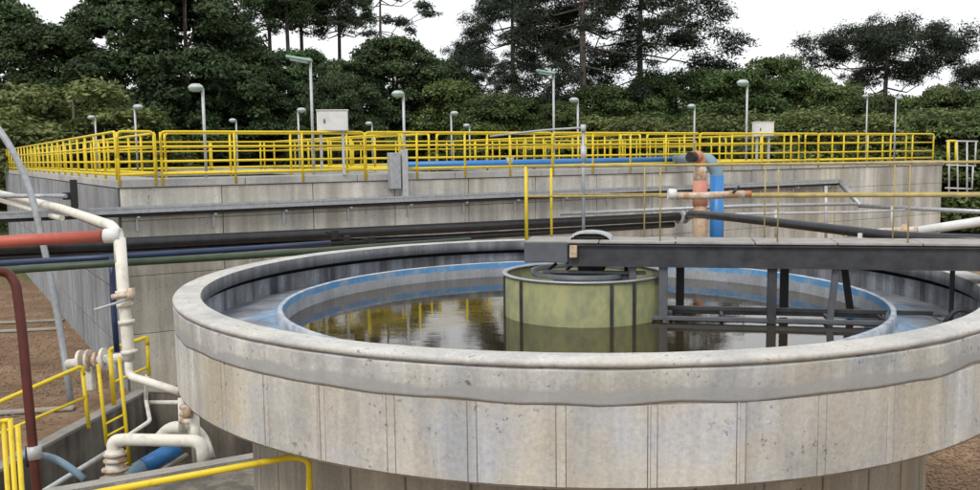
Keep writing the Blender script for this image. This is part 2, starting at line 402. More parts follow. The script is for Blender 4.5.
# launder: ring channel inside the wall
mb = MB().lathe([(3.62, 2.6), (3.62, 3.135), (3.635, 3.14)], TC, 200, jitter=lambda k, j: (noise.noise(Vector((k * .25, 0, 12))) * .012, 0))
part('launder_wall', mb, 'launder', tank, 'smooth grey wall of the overflow channel')
mb = MB().lathe([(3.632, 3.14), (3.630, 3.228)], TC, 200, jitter=lambda k, j: (noise.noise(Vector((k * .25, 0, 12))) * .012, 0))
part('launder_lip', mb, 'lip', tank, 'worn blue face of the overflow channel lip')
mb = MB().lathe([(3.630, 3.228), (3.636, 3.236), (3.685, 3.236), (3.70, 3.10)], TC, 200, jitter=lambda k, j: (noise.noise(Vector((k * .25, 0, 12))) * .012, 0))
part('launder_coping', mb, 'coping', tank, 'pale grey top of the overflow channel lip')
mb = MB().lathe([(3.70, 3.105), (RI, 3.02)], TC, 200)
part('launder_floor', mb, 'liner', tank, 'faded blue lining of the overflow channel')
# concrete panels of the bowl and of the shaft
step = R(8)
pm = MB().arcblock((0, 0, 0), RO - .004, RO + .0065, 2.545, 3.17, -step * .444, step * .444, 4, .004)
pm2 = MB().arcblock((0, 0, 0), RO - .004, RO + .005, 2.545, 3.17, step * .449, step * .551, 1, .002)
pmesh = mesh_of('concrete_panel', pm, 'drum', Vector((RO, 0, 2.545))); smesh = mesh_of('joint_strip', pm2, 'drum', Vector((RO, 0, 2.545)))
wide = mesh_of('joint_strip', MB().arcblock((0, 0, 0), RO - .004, RO + .012, 2.545, 3.17, step * .449, step * .475, 1, .002).arcblock((0, 0, 0), RO - .004, RO + .003, 2.545, 3.17, step * .478, step * .551, 1, .002), 'drum', Vector((RO, 0, 2.545)))
for k in range(45):
    a = k * step + R(3)
    for nm, me in (('concrete_panel', pmesh), ('joint_strip', wide if (k * 7) % 5 in (1, 3) else smesh)):
        o = bpy.data.objects.new(nm, me); o.rotation_euler = (0, 0, a)
        o.location = (RO * math.cos(a), RO * math.sin(a), 2.545 - GZ); link(o, tank)
RL = 4.03
mb = MB().lathe([(RL - .012, GZ - 2.0), (RL - .012, ZB)], TC, 180)
part('shaft', mb, 'basin_joint', tank)
st2 = R(9)
pm = MB().arcblock((0, 0, 0), RL - .02, RL, GZ - 1.6, ZB - .01, -st2 * .485, st2 * .485, 4, .005)
pmesh = mesh_of('shaft_panel', pm, 'lower', Vector((RL, 0, GZ)))
for k in range(40):
    a = k * st2 + R(4); o = bpy.data.objects.new('shaft_panel', pmesh); o.rotation_euler = (0, 0, a)
    o.location = (RL * math.cos(a), RL * math.sin(a), 0); link(o, tank)
WZ = 3.0
mb = MB(); n_ = 96
vs = [TC + Vector((RI * math.cos(2 * math.pi * k / n_), RI * math.sin(2 * math.pi * k / n_), WZ)) for k in range(n_)]
mb.add(vs, [tuple(range(n_))])
wat = solo('water', mb, 'water', None, None, kind='structure')

# feed well
WC = Vector((1.17, 11.15, 0)); WR = 1.0
well = thing('feed_well', 'round yellow-green steel drum standing in the water at the centre of the tank', 'feed well', (WC.x, WC.y, WZ))
part('shell', MB().lathe([(WR, 2.6), (WR, 3.53), (WR - .012, 3.53), (WR - .012, 2.6)], WC, 72), 'well', well)
part('flange', MB().lathe([(WR + .002, 3.515), (WR + .022, 3.515), (WR + .022, 3.535), (WR - .04, 3.535), (WR - .04, 3.515)], WC, 72), 'galv', well)
for k, a in enumerate((-171, -143, -77, -60, -25, 30, 60, 90, 120, 150)):
    a = R(a); c = WC + Vector((math.cos(a) * (WR + .012), math.sin(a) * (WR + .012), 3.05))
    part('rib', MB().box(c, (.02, .035, .90), (Vector((math.cos(a), math.sin(a), 0)), Vector((-math.sin(a), math.cos(a), 0)), Vector((0, 0, 1)))), 'dark_steel', well)
part('inner_ring', MB().lathe([(.62, 3.50), (.62, 3.56), (.66, 3.56), (.66, 3.50)], WC, 40), 'grey_steel', well)

# ------------------------------------------------------------------ bridge over the tank
B0 = Vector((.42, 10.78, 0)); bu = Vector((.979, -.204, 0)).normalized(); bn = Vector((-bu.y, bu.x, 0)); ZZ = Vector((0, 0, 1))
ax = (bu, bn, ZZ)
def bp(s, t, z): return B0 + bu * s + bn * t + ZZ * z
BZ = 3.97; BL = 9.0
br = thing('access_bridge', 'dark steel bridge beam with pale deck spanning from the tank centre to the right', 'bridge', bp(0, 0, 3.5))
part('beam', MB().box(bp(.5 + (BL - .5) / 2, .03, BZ - .175), (BL - .5, .02, .23), ax).box(bp(.5 + (BL - .5) / 2, .02, BZ - .298), (BL - .5, .10, .02), ax).box(bp(.5 + (BL - .5) / 2, .03, BZ - .055), (BL - .5, .10, .015), ax), 'dark_steel', br)
part('beam', MB().box(bp(.5 + (BL - .5) / 2, .53, BZ - .175), (BL - .5, .02, .23), ax).box(bp(.5 + (BL - .5) / 2, .53, BZ - .298), (BL - .5, .10, .02), ax), 'black_steel', br)
part('end_plate', MB().box(bp(.265, .0, BZ - .145), (.53, .06, .25), ax, .01), 'grey_steel', br, 'dark grey box at the left end of the bridge')
part('end_plate', MB().box(bp(.02, .29, BZ - .145), (.05, .50, .24), ax, .01), 'grey_steel', br)
part('bracket', MB().box(bp(.60, -.035, BZ - .13), (.09, .05, .15), ax, .008), 'stained_white', br, 'pale rusty bracket on the beam')
for k in range(10):
    l_ = BL / 10
    part('deck_plate', MB().box(bp(l_ * (k + .5), .28, BZ - .02), (l_ - .012, .60, .03), ax, .006), 'bridge_deck', br)
for k in range(8):
    part('cross_member', MB().box(bp(.8 + k * 1.05, .28, BZ - .2), (.06, .46, .12), ax), 'black_steel', br)
# bridge railings
for side, t_, mt in ((0, .04, 'faded_yellow'), (1, .53, 'faded_yellow')):
    rl = thing('bridge_railing', ('faded yellow railing along the near edge of the bridge' if side == 0 else 'thin faded yellow railing along the far edge of the bridge'), 'railing', bp(0, t_, BZ))
    s0 = .02 if side == 0 else .26
    part('top_rail', MB().tube([bp(s0, t_, BZ + .89), bp(BL, t_, BZ + .89)], .017 if side == 0 else .012, 8), mt, rl)
    if side == 0:
        part('middle_rail', MB().tube([bp(s0, t_, BZ + .53), bp(1.6, t_, BZ + .53)], .013, 8), mt, rl); part('middle_rail', MB().tube([bp(1.6, t_, BZ + .53), bp(BL, t_, BZ + .53)], .024, 8), mt, rl)
    else: part('middle_rail', MB().tube([bp(s0, t_, BZ + .53), bp(BL, t_, BZ + .53)], .011, 8), mt, rl)
    ss = [s0, 1.62, 2.95, 4.35, 5.8, 7.2] if side == 0 else [s0, 1.42, 2.85, 4.3, 5.75, 7.2]
    for q, s_ in enumerate(ss):
        part('post', MB().tube([bp(s_, t_, BZ - .02), bp(s_, t_, BZ + .89)], ((.021 if side == 0 else .016) if q == 0 else .009), 8), 'yellow' if q == 0 else 'faded_yellow', rl, 'bright yellow end post' if q == 0 else None)
# drive unit and pole
DC = bp(.78, .45, 0)
dr = thing('drive_unit', 'dark gearbox with an arched grey cover on the bridge above the feed well', 'drive unit', (DC.x, DC.y, 3.3))
mb = MB()
arc = [(math.cos(R(a)) * .26, math.sin(R(a)) * .095) for a in range(0, 181, 15)]
for i in range(len(arc) - 1):
    (x0, z0), (x1, z1) = arc[i], arc[i + 1]
    pts_ = []
    for yy in (-.24, .24):
        for (x_, z_) in ((x0, z0), (x1, z1), (x1 * .94, z1 - .018), (x0 * .94, z0 - .018)):
            pts_.append(DC + bu * x_ + bn * (yy * .6 - .16) + ZZ * (BZ + .0 + z_))
    mb.add(pts_, [(0, 1, 2, 3), (7, 6, 5, 4), (0, 4, 5, 1), (3, 2, 6, 7), (1, 5, 6, 2), (0, 3, 7, 4)])
part('arched_cover', mb, 'galv_pale', dr)
part('gearbox', MB().box(DC + Vector((0, 0, 3.68)), (.34, .3, .26), ax, .03).lathe([(.0, 3.42), (.13, 3.42), (.13, 3.60), (.2, 3.62), (.2, 3.7)], (DC.x, DC.y, 0), 16), 'black_steel', dr)
part('arch_shade_fill', MB().box(DC + bn * -.16 + ZZ * (BZ + .02), (.40, .22, .05), ax, .015), 'black_steel', dr)  # black block added as the shade beneath the arched cover
part('shaft', MB().tube([DC + Vector((0, 0, 2.6)), DC + Vector((0, 0, 3.5))], .05, 10), 'grey_steel', dr)
part('platform', MB().box(DC + bu * .05 + bn * -.35 + ZZ * 3.575, (1.25, .07, .04), ax, .01).box(DC + bu * .05 + bn * -.31 + ZZ * 3.50, (1.0, .05, .10), ax, .01), 'grey_steel', dr)
for s_ in (-.42, -.2):
    part('strut', MB().tube([DC + bu * s_ + bn * -.2 + ZZ * 3.66, DC + bu * (s_ - .12) + bn * -.2 + ZZ * 3.56, DC + bu * (s_ + .05) + bn * -.2 + ZZ * 3.5], .02, 8, .05), 'black_steel', dr)
pp = P(583.5, 232, 11.15); pt_ = P(582, 128, 11.15)
pole = thing('conduit_pole', 'thin galvanised pole rising from the arched cover, with a long cable arm bending left', 'pole', pp)
part('pole', MB().tube([pp, Vector((pp.x, pp.y, pt_.z))], .021, 10), 'galv', pole)
a0_ = Vector((pp.x, pp.y, pt_.z)); a1_ = P(545, 130, 11.3); a2_ = P(490, 136.5, 11.6); a3_ = P(300, 150, 12.5)
part('collar', MB().tube([a0_ - ZZ * .42, a0_ - ZZ * .22], .036, 10).tube([a0_ - ZZ * .05, a0_ + ZZ * .04], .034, 10), 'galv_pale', pole)
part('arm', MB().tube([a0_, a1_, a2_], .013, 8, .2), 'galv', pole)

# rake arm under the bridge
rk = thing('rake_arm', 'dark steel scraper truss hung on legs below the bridge just above the water', 'scraper arm', bp(2, .1, WZ))
def leg(s_, t_, z0, w_, mat, lean=0):
    a = bp(s_, t_, BZ - .308); b = bp(s_ + lean, t_, z0)
    d = (b - a).normalized(); x_ = (bu - d * bu.dot(d)).normalized()
    part('leg', MB().box((a + b) / 2, (w_, w_ * .7, (a - b).length), (x_, d.cross(x_), d), .008), mat, rk)
leg(1.30, .06, 3.42, .085, 'grey_steel'); leg(1.20, .5, 3.45, .05, 'black_steel')
leg(1.66, .05, 3.02, .105, 'grey_steel'); leg(1.86, .55, 3.02, .10, 'black_steel')
leg(2.90, .05, 3.00, .105, 'dark_steel'); leg(3.10, .60, 3.02, .10, 'black_steel')
leg(3.60, .05, 3.00, .075, 'grey_steel', -.06); leg(3.78, .62, 3.02, .08, 'black_steel', .1)
leg(4.9, .3, 2.97, .05, 'black_steel')
for t_, z_ in ((.04, 3.045), (.50, 3.05), (.28, 3.13)):
    part('rail', MB().box(bp(3.15 if t_ < .4 else 3.3, t_, z_), (3.6 if t_ < .2 else 3.1, .05, .05), ax, .006), 'grey_steel' if t_ < .1 else 'dark_steel', rk)
for k in range(6):
    part('cross_bar', MB().box(bp(1.75 + k * .6, .27, 3.05), (.035, .42, .035), ax), 'dark_steel', rk)
part('end_hoop', MB().tube([bp(4.75, .1, 3.02), bp(4.9, .1, 3.22), bp(5.08, .1, 3.18), bp(5.12, .1, 3.0)], .028, 8, .12), 'dark_steel', rk)
# foam floating by the near left wall
# ------------------------------------------------------------------ rectangular basin behind
C0 = Vector((-8.34, 20.05, 0)); A = R(32); u = Vector((math.cos(A), math.sin(A), 0)); n = Vector((math.sin(A), -math.cos(A), 0))
v = -n                                     # into the basin
def W(t, o, z): return C0 + u * t + n * o + ZZ * z     # o>0 in front of the wall
DZ = 4.56; LEN = 32.0; WID = 36.0
bs = thing('rectangular_basin', 'long rectangular concrete basin behind the round tank with walkways on its walls', 'basin', W(0, 0, GZ))
fx = (u, v, ZZ)
part('front_wall', MB().box(W(LEN / 2, -.2, (GZ - 2 + DZ - .18) / 2), (LEN, .4, DZ - .18 - GZ + 2), fx), 'basin_joint', bs)
part('side_wall', MB().box(W(.2, -.4 - (WID - .4) / 2, (GZ - 2 + DZ - .18) / 2), (.4, WID - .4, DZ - .18 - GZ + 2), fx), 'basin_joint', bs)
part('end_wall', MB().box(W(LEN - .2, -.4 - (WID - .4) / 2, (GZ - 1 + DZ - .18) / 2), (.4, WID - .4, DZ - .18 - GZ + 1), fx), 'basin', bs)
part('rear_wall', MB().box(W(LEN / 2, -WID + .2, (GZ - 1 + DZ - .18) / 2), (LEN - .8, .4, DZ - .18 - GZ + 1), fx), 'basin', bs)
# walkway slabs
nslab = 11
for k in range(nslab):
    l_ = (LEN + .1) / nslab
    part('walkway_slab', MB().box(W(-.05 + l_ * (k + .5), -.58, DZ - .09), (l_ - .015, 1.28, .18), fx, .012), 'deck', bs, at=W(-.05 + l_ * k, -.58, DZ))
for k in range(11):
    l_ = (WID - 1.3) / 11
    part('walkway_slab', MB().box(W(.55, -1.24 - l_ * (k + .5), DZ - .09), (1.2, l_ - .015, .18), fx, .012), 'deck', bs, at=W(.55, -1.24 - l_ * k, DZ))
for t_, wd in ((8.2, .9), (16.2, .9), (24.2, .9)):
    part('cross_walkway', MB().box(W(t_, -1.24 - 16, DZ - .09), (wd, 32, .18), fx, .012), 'deck', bs)
    part('divider_wall', MB().box(W(t_, -.42 - 17, DZ - 1.1), (.3, 34, 1.8), fx), 'basin_joint', bs)
part('cross_walkway', MB().box(W(LEN / 2 + .5, -13.0, DZ - .085), (LEN - 2, .9, .17), fx, .012), 'deck', bs)
# formwork panels on the front wall (two courses above the tray, and below it)
rows = [(GZ - 1.8, 1.0), (1.012, 2.35), (2.362, 3.62), (3.632, DZ - .20)]
pw = 2.28
for ri, (z0, z1) in enumerate(rows):
    base = None
    for k in range(14):
        if base is None:
            mbp = MB().box(W(pw * .5 + .02, .012, (z0 + z1) / 2), (pw - .02, .026, z1 - z0), fx, .008)
            base = part('wall_panel', mbp, 'basin', bs, at=W(.02, 0, z0))
        else:
            c = base.copy(); sc.collection.objects.link(c); c.parent = bs; c.location = base.location + u * (pw * k)
rows = [(GZ - 1.8, .6), (.612, 1.95), (1.962, 3.3), (3.312, DZ - .20)]
for ri, (z0, z1) in enumerate(rows):
    base = None
    for k in range(26):
        if base is None:
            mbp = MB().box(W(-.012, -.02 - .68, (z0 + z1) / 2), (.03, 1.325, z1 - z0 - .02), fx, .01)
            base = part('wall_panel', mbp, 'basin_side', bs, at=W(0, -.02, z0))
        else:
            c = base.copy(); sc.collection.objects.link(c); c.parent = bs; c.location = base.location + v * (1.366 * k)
mb = MB(); zz = DZ - 1.0
mb.add([W(.4, -.4, zz), W(LEN - .4, -.4, zz), W(LEN - .4, -WID + .4, zz), W(.4, -WID + .4, zz)], [(0, 1, 2, 3)])
solo('basin_water', mb, 'water', None, None, kind='structure')

# yellow railings
def railing(label, p0, p1, h=1.08, sp=1.5, rr=.031, rails=(1.08, .74, .40, .12), foot=0.0, grp='yellow railings on the basin walkways', posts=None, z=DZ):
    p0, p1 = Vector((p0.x, p0.y, z)), Vector((p1.x, p1.y, z)); d = p1 - p0; ln = d.length; d.normalize()
    t = thing('railing', label, 'railing', p0, grp)
    # frame: rounded ends, top rail
    mbt = MB().tube([p0 + ZZ * (h * .45), p0 + ZZ * h, p1 + ZZ * h, p1 + ZZ * (h * .45)], rr, 8, .12)
    part('top_rail', mbt, 'yellow', t)
    for r_ in rails[1:]:
        part('rail', MB().tube([p0 + ZZ * r_, p1 + ZZ * r_], rr * .85 if r_ > .2 else rr * 1.15, 6), 'yellow', t)
    k_ = max(1, round(ln / sp)); base = None
    ps = posts if posts is not None else [ln * i / k_ for i in range(k_ + 1)]
    for s_ in ps:
        q = p0 + d * s_
        if base is None:
            base = part('post', MB().tube([q - ZZ * foot, q + ZZ * (h - .01)], rr, 8), 'yellow', t, at=q)
            b0 = q
        else:
            c = base.copy(); sc.collection.objects.link(c); c.parent = t; c.location = base.location + (q - b0)
    return t
railing('short yellow railing with rounded corners at the near left corner of the basin', W(.02, .06, 0), W(.80, .06, 0), foot=.14)
segs = [(.95, 6.0), (6.03, 12.0), (12.03, 18.0), (18.03, 24.0), (24.03, 31.2)]
lab = ['yellow railing on the front walkway edge, passing in front of the large white cabinet',
       'yellow railing on the front edge of the walkway, behind the grey riser duct',
       'yellow railing on the front edge of the walkway, behind the thin bridge pole',
       'yellow railing on the front edge of the walkway, above the orange and blue pipes',
       'yellow railing on the front edge of the walkway, at its far right end']
for (a, b), l_ in zip(segs, lab): railing(l_, W(a, .06, 0), W(b, .06, 0), sp=1.5, foot=.14)
lab = ['yellow railing along the inner edge of the front walkway, left bay behind the round lamps',
       'yellow railing along the inner edge of the front walkway, second bay from the left',
       'yellow railing along the inner edge of the front walkway, third bay from the left',
       'yellow railing along the inner edge of the front walkway, right bay']
for (a, b), l_ in zip(((1.3, 7.6), (8.8, 15.6), (16.8, 23.6), (24.8, 31.2)), lab): railing(l_, W(a, -1.15, 0), W(b, -1.15, 0), sp=1.6)
for k, t_ in enumerate((8.2, 16.2, 24.2)):
    for sgn in (-1, 1):
        railing('yellow railing on the %s side of the %s walkway crossing the basin' % ('left' if sgn < 0 else 'right', ('leftmost', 'middle', 'rightmost')[k]),
                W(t_ + sgn * .42, -1.3, 0), W(t_ + sgn * .42, -12.4, 0), sp=1.9, grp='yellow railings on the crossing walkways')
railing('yellow railing on the near edge of the long middle walkway parallel to the front wall', W(1.5, -12.6, 0), W(30.5, -12.6, 0), sp=2.0)
railing('yellow railing on the far edge of the long middle walkway parallel to the front wall', W(1.5, -13.4, 0), W(30.5, -13.4, 0), sp=2.1)
railing('long yellow railing on the outer edge of the left side wall', W(.0, -.1, 0), W(.0, -35, 0), sp=1.5, foot=.1, grp='yellow railings on the left side wall')
railing('long yellow railing on the inner edge of the left side walkway', W(1.1, -1.3, 0), W(1.1, -35, 0), sp=1.7, grp='yellow railings on the left side wall')
for k in range(3):
    railing('%s yellow railing across the far left of the basin, seen through the side railings' % ('nearest', 'middle', 'farthest')[k], W(-7 + .0 * k, -22 - 5 * k, 0), W(-.2, -22 - 5 * k, 0), sp=1.6, grp='yellow railings at the far left') if False else None

# galvanised tray on the wall
TZ = 3.88
tr = thing('cable_tray', 'long galvanised cable tray running along the upper front wall of the basin', 'cable tray', W(-4, .15, TZ))
l0, l1 = -7.0, 25.1
part('tray_body', MB().box(W((l0 + l1) / 2, .16, TZ), (l1 - l0, .24, .15), fx, .01).box(W((l0 + l1) / 2, .285, TZ + .06), (l1 - l0, .012, .05), fx), 'galv', tr)
part('tray_shade_strip', MB().box(W((l0 + l1) / 2, .12, TZ - .115), (l1 - l0, .12, .07), fx, .02), 'black_pipe', tr)  # black strip added to stand for the shade under the tray
for k in range(15):
    t_ = .35 + k * 1.72
    part('support', MB().box(W(t_, .155, TZ - .16), (.05, .26, .03), fx).box(W(t_, .04, TZ - .33), (.05, .02, .32), fx), 'galv_pale', tr)
e0 = W(25.1, .16, TZ); e1 = P(861, 206, 31.5); e2 = P(1010, 213, 27)
t2 = thing('cable_tray', 'short galvanised tray stepping down diagonally and on to the right edge beyond the bridge', 'cable tray', e1)
part('sloped_run', MB().tube([e0, e1], .11, 4), 'galv', t2); part('level_run', MB().tube([e1, e2], .10, 4), 'galv', t2)
rs = thing('riser_duct', 'grey upright cable duct and box fixed to the front wall beside the railing', 'duct', W(7.05, .2, TZ))
t_ = 6.95
part('duct', MB().box(W(t_ + .12, .2, TZ + .62), (.16, .14, 1.36), fx, .012), 'galv_pale', rs)
part('box', MB().box(W(t_ - .16, .16, TZ + .75), (.30, .22, .95), fx, .015), 'galv', rs)

# pipes along the wall
def pipe(name, pts, r, mat, label, cat='pipe', bend=.3, grp=None, seg=12):
    return solo(name, MB().tube(pts, r, seg, bend), mat, label, cat, grp)
t = thing('black_pipe', 'thick black pipe running along the basin wall behind the round tank', 'pipe', W(-6, .55, 3.2))
part('pipe_run', MB().tube([W(-7, .55, 3.36), W(-.5, .55, 3.17), W(16.6, .55, 2.98)], .135, 14), 'black_pipe', t)
for s_ in (16.6,):
    for q in range(4):
        c = W(s_ + .02 + q * .11, .55, 2.98); part('coupling_ring', MB().tube([c, c + u * .06], .24 if q % 2 == 0 else .18, 16), 'galv_pale', t)
part('pipe_run', MB().tube([W(17.0, .55, 2.98), P(706, 216.5, 24)], .10, 12), 'black_pipe', t)
pipe('black_pipe', [W(-7, .42, 3.10), W(8, .42, 2.80), W(16.5, .42, 2.72)], .10, 'black_pipe', 'second black pipe directly under the thick black pipe on the basin wall')
pipe('red_pipe', [P(-60, 245, 13.6), P(102, 236, 14)], .095, 'red_pipe', 'bright red pipe at left running into the white standpipe')
pipe('blue_pipe', [P(-60, 267, 15.5), P(110, 257, 15.8), P(245, 249, 17), P(330, 243, 18.5)], .055, 'navy', 'thin dark blue pipe below the black pipes at left')
pipe('green_pipe', [P(-60, 275, 15.2), P(110, 263.5, 15.4), P(245, 256, 16.8), P(470, 240, 20)], .065, 'green_pipe', 'thin green pipe, lowest of the pipes crossing at left')
pipe('blue_pipe', [P(112, 256, 15.7), P(113, 300, 15.7), P(117, 352, 15.7)], .05, 'navy', 'thin dark blue drop pipe just behind the white standpipe')
for k, (x, y) in enumerate(((335, 234), (347, 240), (372, 241))):
    c = P(x, y, 21.0)
    solo('pipe_clamp', MB().box(c, (.14, .12, .22), fx, .02).box(c - n * .3, (.05, .5, .05), fx), 'black_steel', ['square black pipe clamp below the black pipe, leftmost of the three', 'square black pipe clamp, middle one of the three under the black pipe', 'square black pipe clamp, rightmost of the three under the black pipe'][k], 'clamp', 'black clamps under the wall pipes')
# white standpipe on the left
wp = thing('white_standpipe', 'thick dusty white pipe dropping down at left and bending towards the round tank', 'pipe', P(124, 345, 14))
part('upper_run', MB().tube([P(-10, 191, 24), P(60, 208, 18.5), P(112, 226, 14.2), P(119, 236, 14), P(120, 262, 14)], .085, 12, .12), 'white_pipe', wp)
part('riser', MB().tube([P(119.5, 238, 14), P(124, 300, 14), P(128, 345, 14), P(128.5, 360, 14)], .092, 14), 'white_pipe', wp)
part('lower_bend', MB().tube([P(128.5, 358, 14), P(129, 376, 14), P(146, 381, 13.8), P(180, 392, 13.6)], .062, 12, .2), 'white_pipe', wp)
part('collar', MB().tube([P(105, 236, 14), P(121, 235, 14)], .115, 14), 'clean_white', wp)
for y in (292, 305, 322, 352):
    part('coupling', MB().tube([P(120.5 + (y - 262) * .095, y - 2, 14), P(121 + (y - 262) * .095, y + 2, 14)], .125, 14), 'white_pipe', wp)
part('valve', MB().tube([P(112, 297, 13.9), P(134, 293, 13.9)], .045, 10).tube([P(131, 288, 13.9), P(131, 300, 13.9)], .06, 10), 'stained_white', wp)
part('lever', MB().tube([P(94, 310, 13.7), P(126, 300, 13.85)], .02, 8), 'galv_pale', wp)
pipe('white_pipe', [P(-10, 197, 25), P(55, 217, 18.8), P(62, 218, 18.6)], .06, 'white_pipe', 'thinner white pipe lying beside the upper white pipe at far left')
# curved galvanised post at left
pipe('curved_post', [P(-14, 112, 18.4), P(10, 145, 18.4), P(27, 180, 18.5), P(36, 212, 18.5), P(50, 275, 18.6), P(62, 340, 18.7), P(71, 402, 18.6)], .07, 'galv', 'tall galvanised post at far left curving outward at the top', 'post', .5)
solo('junction_bracket', MB().box(P(74, 194, 19.2), (.14, .12, .62), fx, .01).box(P(68, 196, 19.2), (.22, .1, .16), fx, .02), 'black_steel', 'small black bracket on the side wall left of the near corner', 'bracket')
tray2 = solo('side_conduit', MB().tube([P(-20, 196, 19.6), P(66, 196, 19.0)], .05, 6), 'galv', 'grey conduit above the tray at far left', 'conduit')

# ------------------------------------------------------------------ pipes right of the bridge centre
pc = thing('orange_pipe', 'upright tan pipe with white and red bands and an open orange elbow on top', 'pipe', P(699, 238, 22))
D_ = 22
part('lower_pipe', MB().tube([P(700.5, 262, D_), P(700, 206, D_)], .165, 16), 'tan_pipe', pc)
part('red_band', MB().tube([P(700, 206, D_), P(700, 181, D_)], .18, 16), 'salmon', pc)
part('white_band', MB().tube([P(700, 181, D_), P(700, 167, D_)], .155, 16), 'stained_white', pc)
part('elbow', MB().tube([P(700, 168, D_), P(700, 156, D_), P(693, 156.5, D_ - .25)], .14, 16, .2), 'orange', pc)
part('mouth', MB().tube([P(694, 157, D_ - .27), P(690, 157.3, D_ - .42)], .125, 16), 'black_steel', pc, 'dark open end')
pb = thing('blue_pipe', 'bright blue pipe along the walkway bending down beside the orange pipe', 'pipe', P(716, 238, 21.5))
part('pipe_run', MB().tube([W(7.2, -.95, DZ + .20), W(17.9, -.95, DZ + .22)], .10, 12), 'blue_pipe', pb)
q0 = P(690, 159, 24.5); q1 = P(709, 160, 22.2)
part('elbow', MB().tube([W(17.9, -.95, DZ + .22), q1, P(717, 172, 22.2), P(717, 182, 22.2)], .16, 14, .5), 'pale_blue', pb)
part('riser', MB().tube([P(717, 176, 22.2), P(716.5, 262, 22.2)], .17, 16), 'blue_pipe', pb)
hp = thing('stained_pipe', 'rust stained horizontal pipe with flanges crossing in front of the orange and blue pipes', 'pipe', P(700, 195, 10.0))
part('pipe_run', MB().tube([P(669, 195.5, 10.0), P(700, 196, 10.0), P(744, 194, 10.0)], .042, 12), 'stained_white', hp)
part('flange', MB().tube([P(668, 194, 10.0), P(676, 194.3, 10.0)], .06, 14), 'clean_white', hp); part('tip', MB().tube([P(736, 194.3, 10.0), P(751, 193.8, 10.0)], .036, 12), 'orange', hp)
part('lever', MB().tube([P(733, 193, 9.96), P(739, 186, 9.96)], .013, 6), 'dark_steel', hp)
part('hanger', MB().tube([P(676, 196, 10.03), P(676, 196, 10.4)], .012, 6), 'faded_yellow', hp)
pipe('black_pipe', [P(690, 214, 20), P(716, 215.5, 18), P(800, 225, 16), P(905, 237.5, 14), P(1010, 241, 13)], .085, 'black_pipe', 'long black pipe slanting from the upright pipes down to the right edge', bend=1.5)
gp = thing('white_gutter', 'broad white pipe with fittings at the right edge above the bridge', 'pipe', P(930, 232, 15))
part('pipe_run', MB().tube([P(918, 231, 15), P(1010, 217, 14.5)], .08, 12), 'clean_white', gp)
part('joint', MB().tube([P(884, 231, 15.3), P(926, 230, 15)], .055, 10).tube([P(905, 224, 15.2), P(905, 236, 15.2)], .05, 8), 'stained_white', gp)
part('pipe_run', MB().tube([P(842, 233.5, 16), P(905, 229.5, 15.4), P(950, 228, 15)], .045, 10), 'clean_white', gp)
for x in (846, 868, 896): part('joint', MB().tube([P(x, 233, 15.7), P(x + 6, 232.4, 15.7)], .075, 10), 'clean_white', gp)
for x in (860, 932, 966):
    part('bracket', MB().box(P(x, 237 if x < 900 else 240, 14.2), (.05, .05, .12), fx), 'clean_white', gp)
pipe('thin_conduit', [P(560, 214, 25), P(742, 206, 24), P(856, 204, 26)], .05, 'galv', 'thin grey conduit low on the basin wall right of the blue pipe', bend=.5)
pipe('thin_conduit', [P(735, 214, 22), P(860, 212, 24), P(905, 210, 25)], .03, 'galv_pale', 'thinnest pale conduit just above the slanting black pipe')
for k, x in enumerate((776, 826, 892)):
    pipe('wall_conduit', [P(x, (210, 186, 206)[k], 27 + k), P(x, 238, 27 + k)], .045, 'galv_pale', ['upright grey conduit on the basin wall right of the blue pipe', 'upright grey conduit on the wall under the end of the tray', 'short upright conduit below the stepped tray'][k])
# galvanised ladder cage at the right end
gl = thing('galvanised_platform_rail', 'grey galvanised guard rail and ladder frame off the right end of the basin', 'railing', W(32.2, 0, DZ - 1))
def wp_(x, y): return P(x, y, 35.5)
for seq in (((949, 196), (949, 140.5)), ((958, 198), (957, 141)), ((967, 200), (967, 141)), ((975, 165), (976, 141)), ((946, 141), (978, 141.5)), ((946, 165), (976, 166)), ((945, 188), (972, 189)), ((972, 189), (973, 166))):
    part('tube', MB().tube([wp_(*seq[0]), wp_(*seq[1])], .035, 6), 'galv_pale', gl)
y_ = thing('railing', 'two bright yellow posts with a top bar at the far right end of the basin', 'railing', wp_(949, 162), 'yellow railings on the basin walkways')
for x in (948, 956): part('post', MB().tube([wp_(x, 163), wp_(x, 141)], .05, 6), 'yellow', y_)
part('rail', MB().tube([wp_(948, 141), wp_(956, 141)], .05, 6), 'yellow', y_)

